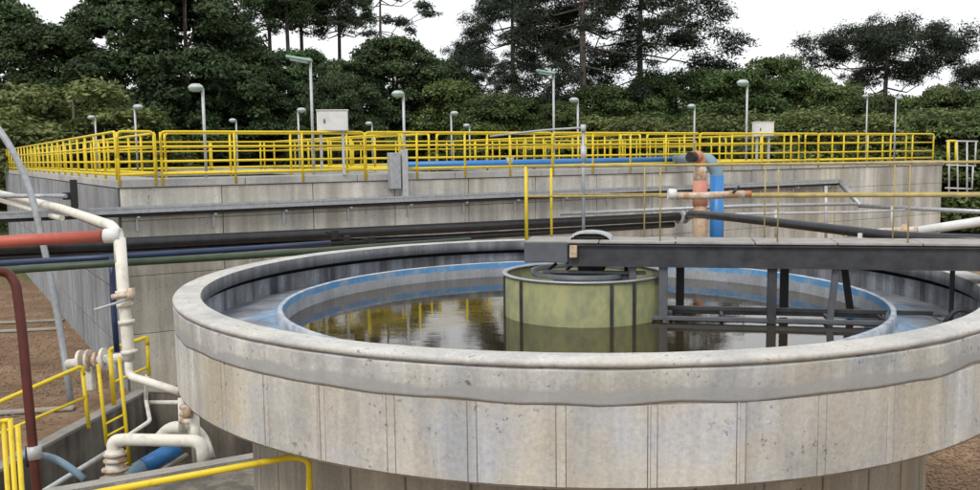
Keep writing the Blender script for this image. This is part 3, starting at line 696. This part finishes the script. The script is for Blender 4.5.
# ------------------------------------------------------------------ lamps
def lamp(x, ytop, D, label, head='hood', size=1.0, left=True):
    base = P(x, 156 - .013 * (x - 490) + .44 * F / D, D); base.z = DZ
    top = P(x, ytop, D); h = top.z - DZ
    t = thing('lamp_post', label, 'lamp post', base, 'lamp posts on the basin walkways')
    tp = base + ZZ * h
    part('pole', MB().tube([base, tp], .036 * size ** .5, 8), 'galv_pale', t)
    sg = -1 if left else 1
    if head == 'hood':
        size *= .8; c = tp + Vector((sg * .17 * size, -.05, .02))
        part('arm', MB().tube([tp - ZZ * .03, tp + Vector((sg * .07, -.02, .03)), c], .022, 8, .04), 'galv', t)
        mbh = MB(); s_ = size
        prof = [(0, .11), (.10, .10), (.17, .05), (.20, -.01), (.19, -.02)]
        mbh.lathe([(r * s_, z * s_) for r, z in prof], c, 16)
        for i in range(len(mbh.v)):
            q = mbh.v[i] - c; mbh.v[i] = c + Vector((q.x * 1.1, q.y * .8, q.z))
        hd = part('lamp_head', mbh, 'galv_pale', t)
        ml_ = MB().lathe([(.185 * s_, -.02 * s_), (.17 * s_, -.08 * s_), (.09 * s_, -.12 * s_), (0, -.13 * s_)], c, 16)
        for i in range(len(ml_.v)):
            q = ml_.v[i] - c; ml_.v[i] = c + Vector((q.x * 1.1, q.y * .8, q.z))
        part('lens', ml_, 'lens', hd, 'green tinted lamp glass')
    else:
        c = tp + Vector((sg * .26 * size, -.05, -.02))
        part('arm', MB().tube([tp, c + Vector((-sg * .1, 0, .02))], .022, 8), 'galv', t)
        mbh = MB().box(c + ZZ * .02, (.62 * size, .28 * size, .07 * size), (Vector((1, 0, sg * .18)).normalized(), Vector((0, 1, 0)), Vector((-sg * .18, 0, 1)).normalized()), .03)
        hd = part('lamp_head', mbh, 'lens', t, 'flat greenish lamp head')
        part('lens', MB().box(c - ZZ * .04, (.45 * size, .2 * size, .05 * size), (Vector((1, 0, sg * .18)).normalized(), Vector((0, 1, 0)), Vector((-sg * .18, 0, 1)).normalized()), .02), 'galv_pale', hd)
    return t
for a in [
    (206.5, 89, 21.2, 'lamp post with hooded green lamp, the large one left of the white cabinet', 'hood', 1.05),
    (138, 108, 30, 'short lamp post with round hood behind the corner railing', 'hood', 1.0, False),
    (98, 118, 36, 'small lamp post against the light green bush at left', 'hood', .9),
    (238, 121, 40, 'small lamp post between the large left lamp and the white cabinet', 'hood', 1.0),
    (300, 111, 33, 'lamp post with round hood directly left of the white cabinet', 'hood', 1.0, False),
    (314, 60, 23.2, 'tallest lamp post, with wide flat green lamp, behind the white cabinet', 'flat', 1.05),
    (373, 124, 40, 'small lamp post just right of the white cabinet', 'hood', .95),
    (405, 95, 25, 'lamp post with hooded green lamp right of the white cabinet', 'hood', 1.05),
    (452, 114, 37, 'lamp post with round hood left of the tall araucaria', 'hood', 1.0, False),
    (470, 126, 42, 'low lamp post beside another lamp left of the tall araucaria', 'hood', .95),
    (554, 73, 27.5, 'tall lamp post with flat green lamp in front of the tall araucaria', 'flat', .95),
    (578, 101, 31, 'lamp post with hooded lamp behind the thin bridge pole', 'hood', 1.0),
    (694, 107, 36, 'lamp post with small hooded lamp above the orange pipe', 'hood', 1.0),
    (746, 84, 31, 'lamp post with wide hooded lamp left of the small white cabinet', 'hood', 1.25),
    (865.5, 97, 36, 'lamp post under the right araucaria trunk, the left one of two', 'hood', .75),
    (894, 99, 33, 'lamp post right of the right araucaria trunk, the right one of two', 'hood', .75, False)]: lamp(*a)

def cabinet(x0, x1, y0, y1, D, label, legs):
    w_ = (x1 - x0) / F * D; h_ = (y1 - y0) / F * D; c = P((x0 + x1) / 2, (y0 + y1) / 2, D); foot = Vector((c.x, c.y, DZ))
    t = thing('control_cabinet', label, 'cabinet', foot, 'white control cabinets')
    ax_ = (Vector((.985, .17, 0)), Vector((-.17, .985, 0)), ZZ)
    bd = part('body', MB().box(c, (w_ * .93, .3, h_), ax_, .012), 'clean_white', t)
    part('door', MB().box(c - ax_[1] * .16 + ax_[0] * w_ * .02, (w_ * .84, .02, h_ * .9), ax_, .006), 'clean_white', t)
    part('handle', MB().box(c - ax_[1] * .18 - ax_[0] * w_ * .24, (.03, .03, .1), ax_, .005), 'dark_steel', t)
    part('roof', MB().box(c + ZZ * (h_ / 2 + .012), (w_ * .97, .36, .025), ax_, .006), 'clean_white', t)
    for s_ in legs:
        q = c + ax_[0] * w_ * s_ - ZZ * h_ / 2
        part('leg', MB().box(Vector((q.x, q.y, (q.z + DZ) / 2)), (.07, .07, q.z - DZ), ax_), 'galv_pale', t)
cabinet(316, 349, 111, 131.5, 22.6, 'large white control cabinet on two legs on the walkway at left', (-.36, .3))
cabinet(752.5, 773.5, 122.5, 136.5, 31.5, 'small white control cabinet on two legs on the walkway at right', (-.3, .3))
solo('white_valve', MB().tube([P(510, 163, 26), P(510, 156, 26)], .09, 10).tube([P(506, 158, 26), P(514, 158, 26)], .05, 8), 'clean_white', 'small white valve on the walkway at the left part of the blue pipe', 'valve')

# ------------------------------------------------------------------ pit at the lower left
FZ = -1.95
pit = thing('pipe_pit', 'sunken concrete pipe pit beside the round tank at lower left', 'pit', Vector((-6.5, 16.5, FZ)))
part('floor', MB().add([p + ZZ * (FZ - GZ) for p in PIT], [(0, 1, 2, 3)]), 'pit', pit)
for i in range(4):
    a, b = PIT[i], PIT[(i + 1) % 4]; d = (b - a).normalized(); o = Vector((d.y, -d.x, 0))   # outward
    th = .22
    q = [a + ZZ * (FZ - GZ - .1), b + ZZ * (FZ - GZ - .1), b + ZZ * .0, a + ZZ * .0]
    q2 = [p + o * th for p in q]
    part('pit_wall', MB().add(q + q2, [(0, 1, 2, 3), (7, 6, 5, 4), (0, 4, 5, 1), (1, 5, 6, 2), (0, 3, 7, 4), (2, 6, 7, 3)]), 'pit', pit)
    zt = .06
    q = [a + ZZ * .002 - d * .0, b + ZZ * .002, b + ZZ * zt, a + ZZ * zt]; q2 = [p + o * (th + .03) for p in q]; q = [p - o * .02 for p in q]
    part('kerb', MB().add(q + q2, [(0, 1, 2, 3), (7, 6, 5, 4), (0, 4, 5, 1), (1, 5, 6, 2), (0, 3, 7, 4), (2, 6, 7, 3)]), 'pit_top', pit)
av = [PIT[0] + Vector((.13, -.24, 0)), PIT[1] + Vector((.13, -.24, 0)), Vector((-1.6, 7.6, GZ)), Vector((-8.6, 4.5, GZ))]
mb = MB(); mb.add([p + ZZ * .004 for p in av] + [p + ZZ * .05 for p in av], [(3, 2, 1, 0), (4, 5, 6, 7), (0, 1, 5, 4), (1, 2, 6, 5), (2, 3, 7, 6), (3, 0, 4, 7)])
solo('pavement', mb, 'pit', None, None, kind='structure')
# yellow railing beside the pit (left)
def tubes(t, items, mat='yellow'):
    for nm, pts, r, bend in items: part(nm, MB().tube(pts, r, 10, bend), mat, t)
g1 = thing('railing', 'yellow handrail on the brown ground left of the pit', 'railing', Z(88, 425, GZ), 'yellow railings round the pit')
D1 = 16.9
tubes(g1, [('top_rail', [P(-40, 419, D1 - 1.6), P(82, 366, D1), P(84, 375, D1)], .038, .1), ('rail', [P(-40, 450, D1 - 1.6), P(86, 397, D1)], .028, 0), ('post', [P(82, 367, D1), P(89, 428, D1)], .038, 0)])
g2 = thing('railing', 'short sloping yellow handrail right of the pit ladder', 'railing', Z(148, 392, GZ), 'yellow railings round the pit')
D2 = 17.2
tubes(g2, [('top_rail', [P(110, 352, D2 - .3), P(111, 349, D2 - .3), P(147, 337, D2), P(147.5, 345, D2)], .04, .06), ('rail', [P(112, 383, D2 - .3), P(148, 367, D2)], .028, 0), ('post', [P(110, 350, D2 - .3), P(114, 405, D2 - .3)], .042, 0), ('post', [P(147, 338, D2), P(149, 376, D2)], .035, 0)])
ld_ = thing('ladder', 'yellow ladder going down into the pit', 'ladder', Z(112, 416, GZ))
part('stile', MB().tube([P(98, 364, 16.6), P(107, 446, 16.6)], .035, 10), 'yellow', ld_); part('stile', MB().tube([P(119, 357, 16.8), P(130, 466, 16.8)], .035, 10), 'yellow', ld_)
for k in range(6):
    y = 420 + k * 12; part('rung', MB().tube([P(99 + (y + 4 - 364) * .11, y + 4, 16.6), P(119 + (y - 6 - 357) * .1, y - 6, 16.8)], .022, 8), 'yellow', ld_)
g3 = thing('railing', 'long yellow handrail in the foreground running under the edge of the round tank', 'railing', P(309, 490, 8.1), 'yellow foreground handrails')
tubes(g3, [('top_rail', [P(60, 499.5, 7.2), P(292, 457, 8.1), P(309, 460, 8.15), P(310, 500, 8.15)], .029, .15), ('post', [P(309, 470, 8.15), P(309, 560, 8.15)], .026, 0)])
part('post', MB().tube([P(60, 499, 7.2), Vector((P(60, 499, 7.2).x, P(60, 499, 7.2).y, GZ))], .026, 8), 'yellow', g3)
q = P(309, 500, 8.15); part('post', MB().tube([q, Vector((q.x, q.y, GZ))], .0255, 8), 'yellow', g3)
g4 = thing('railing', 'pair of yellow posts standing at the bottom left corner', 'railing', P(9, 470, 8), 'yellow foreground handrails')
for x0, y0, x1 in ((10, 419, 9), (17.5, 425, 18), (3, 420, 2)):
    a = P(x0, y0, 7.6); part('post', MB().tube([a, Vector((a.x, a.y, GZ))], .022, 10), 'yellow', g4)
part('rail', MB().tube([P(-60, 432, 7.2), P(3, 421, 7.6), P(10, 420, 7.6)], .02, 8, .05), 'yellow', g4)
# dark red frame
rf = thing('red_bent_frame', 'dark red painted steel pipe frame leaning at the left edge', 'frame', P(34, 470, 8))
a = P(36.5, 486, 8); d = (a - P(19, 305, 8)).normalized()
part('pipe', MB().tube([P(-60, 270, 7.6), P(8, 272, 8), P(16, 284, 8), P(22, 330, 8), a, a + d * 2.6], .042, 12, .12), 'rust_red', rf)
part('clamp', MB().tube([P(34, 446, 8), P(35.5, 459, 8)], .062, 12), 'galv_pale', rf)
part('clamp', MB().tube([P(31, 446, 8.1), P(31, 466, 8.1)], .05, 12), 'black_steel', rf)
pipe('blue_hose', [P(16, 455, 8.3), P(33, 455, 8.2), P(52, 457, 8.2), P(68, 466, 8.2), P(84, 479, 8.2)], .034, 'pale_blue', 'pale blue hose curving away from the dark red frame', 'hose', .15)
# pit pipes
vp = thing('valve_stack', 'rusty white flanged valve with a pipe bending over to the right in the pit', 'valve', P(115, 478, 16.2))
D3 = 16.2
part('pipe_run', MB().tube([P(114, 462, D3), P(113, 441, D3), P(124, 439.5, D3), P(202, 441, D3 - .3), P(204, 466, D3 - .3)], .115, 14, .3), 'white_pipe', vp)
for y, r in ((453, .2), (459, .2), (468, .23), (477, .26)):
    part('flange', MB().tube([P(115, y, D3), P(115, y + 3, D3)], r, 16), 'stained_white', vp)
part('body', MB().tube([P(114.5, 450, D3), P(115.5, 490, D3)], .16, 14), 'white_pipe', vp)
pipe('arched_pipe', [P(158, 441, 17), P(170, 428, 17), P(192, 428, 16.8), P(203, 440, 16.6), P(209, 460, 16.5)], .13, 'white_pipe', 'white pipe arching over the straight pipe in the pit', bend=.3)
bpn = thing('blue_pit_pipe', 'thick blue pipe lying across the pit floor', 'pipe', P(150, 465, 17.2))
part('clean_section', MB().tube([P(143, 467, 17.4), P(176, 448, 18)], .17, 14), 'blue_pipe', bpn)
part('dusty_section', MB().tube([P(112, 486, 16.9), P(143, 467, 17.4)], .165, 14), 'pale_blue', bpn)
sp = thing('white_valve_riser', 'upright white pipes with a rusty wheel valve at the right side of the pit', 'pipe', P(185, 430, 16.5))
part('riser', MB().tube([P(181, 398, 16.6), P(182, 432, 16.6)], .06, 10), 'white_pipe', sp)
part('riser', MB().tube([P(194, 408, 16.4), P(197, 462, 16.4)], .085, 12), 'white_pipe', sp)
for y in (407, 414, 421):
    part('tee', MB().tube([P(181, y, 16.5), P(195, y + 1, 16.4)], .055, 10), 'stained_white', sp)
part('wheel', MB().tube([P(184, 413, 16.2), P(192, 413, 16.2)], .1, 12), 'tan_pipe', sp)
pipe('thin_white_pipe', [P(126, 437, 16.5), P(150, 421, 17.2), P(146, 400, 18.2), P(147, 376, 17.4)], .04, 'white_pipe', 'thin white pipe bending up the side of the pit behind the ladder', bend=.1)
pipe('thin_white_pipe', [P(150, 402.5, 18.2), P(182, 402.5, 17.6)], .045, 'white_pipe', 'thin level white pipe on the back wall of the pit')
pipe('thin_grey_pipe', [P(40, 494, 14.6), P(108, 452, 16.9), P(126, 442, 17.4)], .05, 'galv_pale', 'grey pipe along the bottom of the left pit wall')
pipe('thin_grey_pipe', [P(148, 480, 15.6), P(186, 455, 17.3)], .045, 'pit_top', 'grey pipe lying beside the blue pipe on the pit floor')
mp_ = thing('meter_assembly', 'white pipe fittings with rusty flanges on the ground below the side wall', 'pipe fitting', P(95, 370, 18.2))
part('pipe_run', MB().tube([P(68, 364, 18.4), P(128, 357, 18.0)], .10, 12), 'white_pipe', mp_)
for x in (80, 88, 95, 103): part('flange', MB().tube([P(x, 363 - (x - 68) * .1, 18.2), P(x + 3, 362.6 - (x - 68) * .1, 18.2)], .24 if x != 95 else .17, 16), 'stained_white' if x in (88, 95) else 'white_pipe', mp_)
part('stand', MB().box(P(90, 378, 18.2), (.16, .16, .5), None, .02), 'white_pipe', mp_)
part('elbow', MB().tube([P(108, 357, 18.1), P(113, 366, 18.0), P(114, 392, 18.0)], .08, 12, .15), 'galv_pale', mp_)
for k, (x, y, ln) in enumerate(((25, 330, 2.2), (15, 322, 3.0), (8, 412, 2.6))):
    c = Z(x, y, GZ + .05); solo('timber_plank', MB().box(c, (ln, .22, .06), (Vector((.98, .2, 0)), Vector((-.2, .98, 0)), ZZ), .01), 'pit_top', ['pale plank lying on the brown ground, nearer one of the far pair', 'pale plank lying on the brown ground, farthest from the pit', 'pale slab of concrete lying beside the yellow handrail at left'][k], 'plank')

# loose clods on the ground
cv = []; cf = []
def clods(xr, yr, nn, s0=.03, s1=.09):
    mbc = MB()
    for _ in range(nn):
        x, y = random.uniform(*xr), random.uniform(*yr)
        if (Vector((x, y, 0)) - TC).length < 4.1: continue
        if -8.9 < x < -3 and 12.8 < y < 20.3: continue
        rel = Vector((x, y, 0)) - C0
        if rel.dot(u) > -.1 and rel.dot(v) > -.1: continue
        s = random.uniform(s0, s1); c = Vector((x, y, GZ + s * .25))
        vs = [c + Vector((random.uniform(.6, 1) * s * dx, random.uniform(.6, 1) * s * dy, random.uniform(.4, .8) * s * dz)) for dx, dy, dz in ((1, 0, 0), (-1, 0, 0), (0, 1, 0), (0, -1, 0), (0, 0, 1))]
        mbc.add(vs, [(0, 2, 4), (2, 1, 4), (1, 3, 4), (3, 0, 4)])
    return mbc
solo('soil_clods', clods((4.8, 13), (9, 20), 22000, .015, .05), 'soil_clod', 'loose brown soil clods and chips on the ground right of the round tank', 'soil', kind='stuff')
solo('soil_clods', clods((-24, -7.5), (14, 42), 24000, .015, .055), 'soil_clod', 'loose brown soil clods on the bare ground at far left', 'soil', kind='stuff')

# ------------------------------------------------------------------ trees
def quads(name, c, nrm, size, asp, mat):
    """many small leaf faces: c (n,3), nrm (n,3)"""
    k = len(c); nrm = nrm / (np.linalg.norm(nrm, axis=1, keepdims=True) + 1e-9)
    r = rng.normal(size=(k, 3)); a = np.cross(nrm, r); a /= np.linalg.norm(a, axis=1, keepdims=True) + 1e-9; b = np.cross(nrm, a)
    s = size * rng.uniform(.6, 1.35, (k, 1)); a = a * s; b = b * s * asp
    vts = np.stack([c - a, c - b * .9, c + a, c + b * .9], 1).reshape(-1, 3)
    me = bpy.data.meshes.new(name); me.vertices.add(k * 4); me.vertices.foreach_set('co', vts.astype(np.float32).ravel())
    me.loops.add(k * 4); me.loops.foreach_set('vertex_index', np.arange(k * 4, dtype=np.int32))
    me.polygons.add(k); me.polygons.foreach_set('loop_start', np.arange(0, k * 4, 4, dtype=np.int32))
    try: me.polygons.foreach_set('loop_total', np.full(k, 4, dtype=np.int32))
    except Exception: pass
    me.update(calc_edges=True); me.materials.append(M[mat]); return me
def blob_leaves(centres, radii, per, flat=.8, shell=.75):
    cs = []; ns = []
    for c, r in zip(centres, radii):
        k = int(per * r * r) + 8
        d = rng.normal(size=(k, 3)); d /= np.linalg.norm(d, axis=1, keepdims=True)
        d[:, 2] = np.where(d[:, 2] < -.3, -d[:, 2] * .6, d[:, 2])
        rad = r * rng.uniform(shell ** 3, 1.0, (k, 1)) ** (1 / 3) * rng.uniform(.8, 1.3, (k, 1))
        cs.append(c + d * rad * [1, 1, flat]); ns.append(d * .8 + rng.normal(size=(k, 3)) * .55 + [0, 0, .35])
    return np.concatenate(cs), np.concatenate(ns)
def crown_round(seed, H, Wd, z0, mat, nb=70, per=260, leaf=.12, bs=1.0):
    """crown of overlapping lumps, unit tree of height H, half-width Wd, crown from z0"""
    cen = []; rad = []
    for _ in range(nb):
        th = rng.uniform(0, 2 * math.pi); t = rng.uniform(0, 1) ** .8
        z = z0 + (H - z0) * t; prof = math.sin(math.pi * (.18 + .78 * t)) ** .7
        rr = Wd * prof * rng.uniform(.45, 1.0) * (1 + .25 * math.sin(3 * th + seed))
        r = rng.uniform(.09, .19) * Wd * 1.5 * bs
        cen.append([rr * math.cos(th), rr * math.sin(th), min(z, H - r * .6)]); rad.append(r)
    c, nr = blob_leaves(np.array(cen), rad, per)
    return quads('crown', c, nr, leaf, .62, mat), cen
def trunk_mesh(H, r, cen=None, nl=9, z_top=.9):
    mbt = MB(); pts = [Vector((noise.noise(Vector((i, H, 1))) * .25, noise.noise(Vector((i, H, 7))) * .25, H * z_top * i / 6)) for i in range(7)]
    pts[0] = Vector((0, 0, -.4)); mbt.tube(pts, [r * (1 - .8 * i / 6) for i in range(7)], 8)
    if cen is not None:
        for k in range(nl):
            c = Vector(cen[k * 3 % len(cen)]); z = c.z * random.uniform(.45, .75); b0 = pts[0].lerp(pts[-1], min(1, z / (H * z_top))); b0.z = z
            mbt.tube([b0, b0.lerp(c, .5) - ZZ * .2, c], [r * .35, r * .22, r * .08], 5)
    return mesh_of('trunk', mbt, 'bark')
kinds = {}
def make_kind(key, cm, tm): kinds[key] = (cm, tm)
for i in range(4):
    H = 12; cm, cen = crown_round(i, H, 4.2, 1.2, 'leaf_mid', 95, 430, .115); make_kind('round%d' % i, cm, trunk_mesh(H, .22, cen))
for i in range(4):
    H = 18; cm, cen = crown_round(i + 9, H, 5.8, 1.0, 'leaf_dark', 230, 330, .15, .72); make_kind('pine%d' % i, cm, trunk_mesh(H, .3, cen, 14))
for i in range(2):
    H = 6; cm, cen = crown_round(i + 20, H, 3.0, .4, 'leaf_light', 60, 700, .085); make_kind('bush%d' % i, cm, trunk_mesh(H, .12, cen))
def araucaria(key, H, levels, r=.28, tuft=.75, dens=420, trunk_top=1.0, mat='needle'):
    """levels: (z, branch length, count, droop/rise)"""
    mbt = MB(); mbt.tube([(0, 0, -.4), (.05, 0, H * .35), (-.06, .05, H * .7), (0, 0, H * trunk_top)], [r, r * .85, r * .65, r * .3], 9)
    cen = []; rad = []
    for (z, ln, cnt, rise) in levels:
        a0 = random.uniform(0, 6.28)
        for k in range(cnt):
            a = a0 + 2 * math.pi * k / cnt + random.uniform(-.25, .25); l_ = ln * random.uniform(.75, 1.1)
            zz_ = z + random.uniform(-.3, .3); d = Vector((math.cos(a), math.sin(a), 0))
            p0 = Vector((0, 0, zz_)); p1 = p0 + d * l_ * .55 - ZZ * (.12 * l_) * (1 if rise < 1.5 else 0); p2 = p0 + d * l_ * .88 + ZZ * rise * .35; p3 = p0 + d * l_ + ZZ * rise
            mbt.tube([p0, p1, p2, p3], [r * .26, r * .18, r * .12, r * .06], 5)
            for q in range(random.choice((4, 5, 6))):
                off = Vector((random.gauss(0, .42), random.gauss(0, .42), random.gauss(0, .34)))
                cpos = p3 + off * tuft * 1.15 - d * tuft * .12 * q
                cen.append(tuple(cpos)); rad.append(tuft * random.uniform(.5, 1.0))
    c, nr = blob_leaves(np.array(cen), rad, dens, 1.0, .3)
    cmesh = quads('crown', c, nr, .12, .36, mat)
    kinds[key] = (cmesh, mesh_of('trunk', mbt, 'bark'))
araucaria('umbrella', 15.2, [(10.6, 3.6, 4, .8), (11.8, 5.6, 5, 1.3), (12.2, 6.9, 6, 1.5), (12.9, 5.6, 5, 1.3), (13.4, 3.8, 6, 1.4), (13.9, 1.6, 4, 1.1)], tuft=1.25)
araucaria('candelabra', 21, [(8.2, 4.6, 3, .4), (10.0, 5.6, 4, .5), (11.7, 5.8, 4, .8), (13.4, 5.8, 5, .8), (15.0, 5.6, 6, .9), (16.4, 5.0, 6, .9), (17.8, 4.2, 6, .9), (19.0, 2.8, 5, .9), (20, 1.4, 4, .8)], .34, 1.15)
araucaria('sparse', 18, [(11.0, 4.6, 3, .2), (12.2, 6.0, 4, .3), (13.4, 6.2, 5, .6), (14.6, 5.4, 6, .8), (16, 4.4, 6, .9), (17.2, 2.6, 5, .8)], .26, 1.05)
araucaria('thin', 18, [(14.8, 2.8, 4, .3), (15.8, 3.4, 5, .3), (16.8, 2.6, 5, .5), (17.8, 1.4, 5, .5)], .16, .5)
araucaria('highpine', 21, [(14.5, 2.6, 5, .6), (15.6, 3.4, 7, .7), (16.8, 3.6, 8, .7), (18, 3.2, 8, .8), (19.2, 2.4, 8, .8), (20.3, 1.4, 6, .6)], .24, .85, mat='leaf_dark')
KH = {'round': 12, 'pine': 18, 'bush': 6, 'umbrella': 15.2, 'candelabra': 21, 'sparse': 18, 'thin': 18, 'highpine': 21}
TG = GZ
def tree(kind, x, ytop, D, label, wscale=1.0, rot=None, name=None, group='trees behind the basin'):
    top = P(x, ytop, D); key = kind.rstrip('0123456789'); s = (top.z - TG) / KH[key]
    cat = 'tree' if key != 'bush' else 'bush'
    nm = {'round': 'broadleaf_tree', 'pine': 'pine_tree', 'bush': 'bush', 'umbrella': 'araucaria_tree', 'candelabra': 'araucaria_tree', 'sparse': 'araucaria_tree', 'thin': 'araucaria_tree', 'highpine': 'pine_tree'}[key]
    t = thing(nm, label, cat, (top.x, top.y, TG), group)
    rz = random.uniform(0, 6.28) if rot is None else rot
    for pn, me in zip(('crown', 'trunk'), kinds[kind]):
        o = bpy.data.objects.new(pn, me); o.scale = (s * wscale, s * wscale, s); o.rotation_euler = (0, 0, rz); link(o, t)
    return t
T = tree
# left: tall dark pines, crowns leaving the frame
for i, (x, yt, D, ws) in enumerate([(-30, -20, 66, 1.1), (40, 28, 62, 1.1), (118, -8, 66, 1.15), (182, -30, 62, 1.15), (224, 26, 70, .9)]):
    T('pine%d' % (i % 4), x, yt, D, ['dark pine at the left edge of the picture', 'dark lower pine with gaps of sky above it, second from the left edge', 'tall dark pine behind the corner railing', 'tallest dense pine, above the large left lamp', 'dark pine left of the bare trunks', 'dark pine farther back behind the tallest dense pine', 'far pine showing through gaps at the top left'][i], ws)
for i, (x, yt, D, ws) in enumerate([(250, 52, 62, 1.0), (300, 52, 66, 1.0), (345, 62, 60, 1.0), (392, 40, 64, 1.25), (432, 62, 70, 1.1), (336, 78, 54, .8)]):
    T('pine%d' % ((i + 1) % 4), x, yt, D, ['dark rounded pine below the bare trunks, left one', 'dark rounded pine below the bare trunks, behind the tallest lamp', 'dark pine right behind the white cabinet', 'broad dome-shaped dark tree right of the white cabinet', 'dark tree on the right shoulder of the broad dome-shaped tree', 'low dark pine close behind the white cabinet'][i], ws)
for i, (x, yt, D) in enumerate([(266, -62, 78), (284, -70, 76), (298, -58, 80), (336, -50, 82)]):
    T('highpine', x, yt, D, ['bare trunked pine, leftmost of the group of four above the dark trees', 'bare trunked pine, second from left of the group of four', 'bare trunked pine, third from left of the group of four', 'bare trunked pine, rightmost of the group of four'][i], .85)
T('thin', 380, -12, 74, 'slender araucaria with sparse tufts standing above the broad dome-shaped tree', 1.25, .4)
# centre araucarias
T('candelabra', 583, -60, 62, 'tallest araucaria, its grey trunk rising behind the thin bridge pole', .95, .3)
T('candelabra', 512, -6, 72, 'araucaria with dark tufts hanging low, left of the tallest one', .95, 2.1)
T('sparse', 641, -22, 68, 'araucaria with long bare branches right of the tallest one', 1.25, 1.3)
T('sparse', 470, 58, 84, 'small far araucaria at left of the low dark tufts', .9, 2.6)
T('umbrella', 888, 35, 74, 'umbrella shaped araucaria standing alone against the sky at right', 1.0, .7)
T('umbrella', 1018, 62, 70, 'araucaria cut by the right edge of the picture', .8, 2.0)
# right: rounded mid green trees
rt_ = [(488, 96, 60), (520, 100, 64), (560, 104, 58), (610, 88, 60), (650, 78, 64), (690, 70, 66), (735, 72, 62), (768, 60, 66), (806, 72, 64), (840, 84, 60), (872, 96, 58), (912, 98, 62), (948, 88, 60), (985, 90, 58), (1020, 78, 62), (455, 84, 62)]
names = ['mid green tree below the low araucaria tufts', 'mid green tree left of the tall central lamp', 'mid green tree around the tall central lamp', 'green tree just right of the tallest araucaria trunk', 'green tree under the long bare branches', 'rounded green tree above the orange pipe', 'green tree left of the small white cabinet', 'tallest rounded green tree above the small white cabinet', 'rounded green tree right of the small white cabinet', 'green tree left of the umbrella shaped araucaria', 'low green tree at the foot of the umbrella shaped araucaria', 'green tree right of the umbrella shaped araucaria', 'rounded green tree above the right end of the basin', 'green tree at the right edge', 'green tree beyond the right edge', 'green tree at the left of the low far araucaria']
for i, ((x, yt, D), l_) in enumerate(zip(rt_, names)): T('round%d' % (i % 4), x, yt, D, l_, random.uniform(.95, 1.2))
# second row closing the gaps
for i, (x, yt, D) in enumerate([(500, 104, 78), (548, 98, 80), (600, 92, 82), (650, 92, 84), (706, 88, 82), (752, 84, 84), (800, 86, 82), (856, 96, 84), (905, 104, 82), (960, 100, 84), (1010, 96, 80), (440, 88, 82)]):
    T('round%d' % ((i + 2) % 4), x, yt, D, 'green tree of the back row filling the gap %s' % ['left of the low araucaria tufts', 'behind the tall central lamp', 'right of the tallest araucaria', 'under the long bare branches', 'above the orange pipe', 'left of the tallest rounded tree', 'right of the tallest rounded tree', 'left of the umbrella araucaria', 'right of the umbrella araucaria', 'above the right end of the basin', 'beyond the right edge', 'right of the broad dome-shaped tree'][i], 1.15, group='back row of trees')
# low bushes right behind the basin
bl = [(72, 84, 53, 'light green bush behind the left railings', 1.5), (20, 98, 56, 'green bush at the left edge behind the railings', 1.3), (118, 112, 54, 'low light bush behind the corner railing', 1.2), (620, 118, 56, 'low bush behind the middle railings', 1.5), (700, 116, 56, 'low bush behind the lamp above the orange pipe', 1.5), (790, 112, 56, 'low bush right of the small white cabinet', 1.5), (850, 116, 56, 'low bush below the umbrella araucaria', 1.4), (905, 114, 56, 'low light bush right of the two right lamps', 1.3), (950, 110, 56, 'low bush behind the right end of the railings', 1.5), (990, 112, 55, 'low bush at the right edge beyond the grey guard rail', 1.5)]
for i, (x, yt, D, l_, ws) in enumerate(bl): T('bush%d' % (i % 2), x, yt, D, l_, ws, group='bushes behind the basin')
# deep wood mass behind everything
cen = []; rad = []
for x in np.arange(-170, 171, 4.0):
    d = 118 + rng.uniform(-6, 6)
    for z in (2, 6, 10):
        cen.append([x + rng.uniform(-2, 2), d + rng.uniform(-3, 3), z + rng.uniform(-1, 1) - (0 if x < -20 else 2)]); rad.append(rng.uniform(3.0, 4.4))
c, nr = blob_leaves(np.array(cen), rad, 45)
fo = bpy.data.objects.new('far_wood', quads('far_wood', c, nr, .32, .7, 'leaf_dark')); fo['kind'] = 'stuff'; fo['label'] = 'distant dark wood closing the gaps behind the trees'; fo['category'] = 'wood'; link(fo)
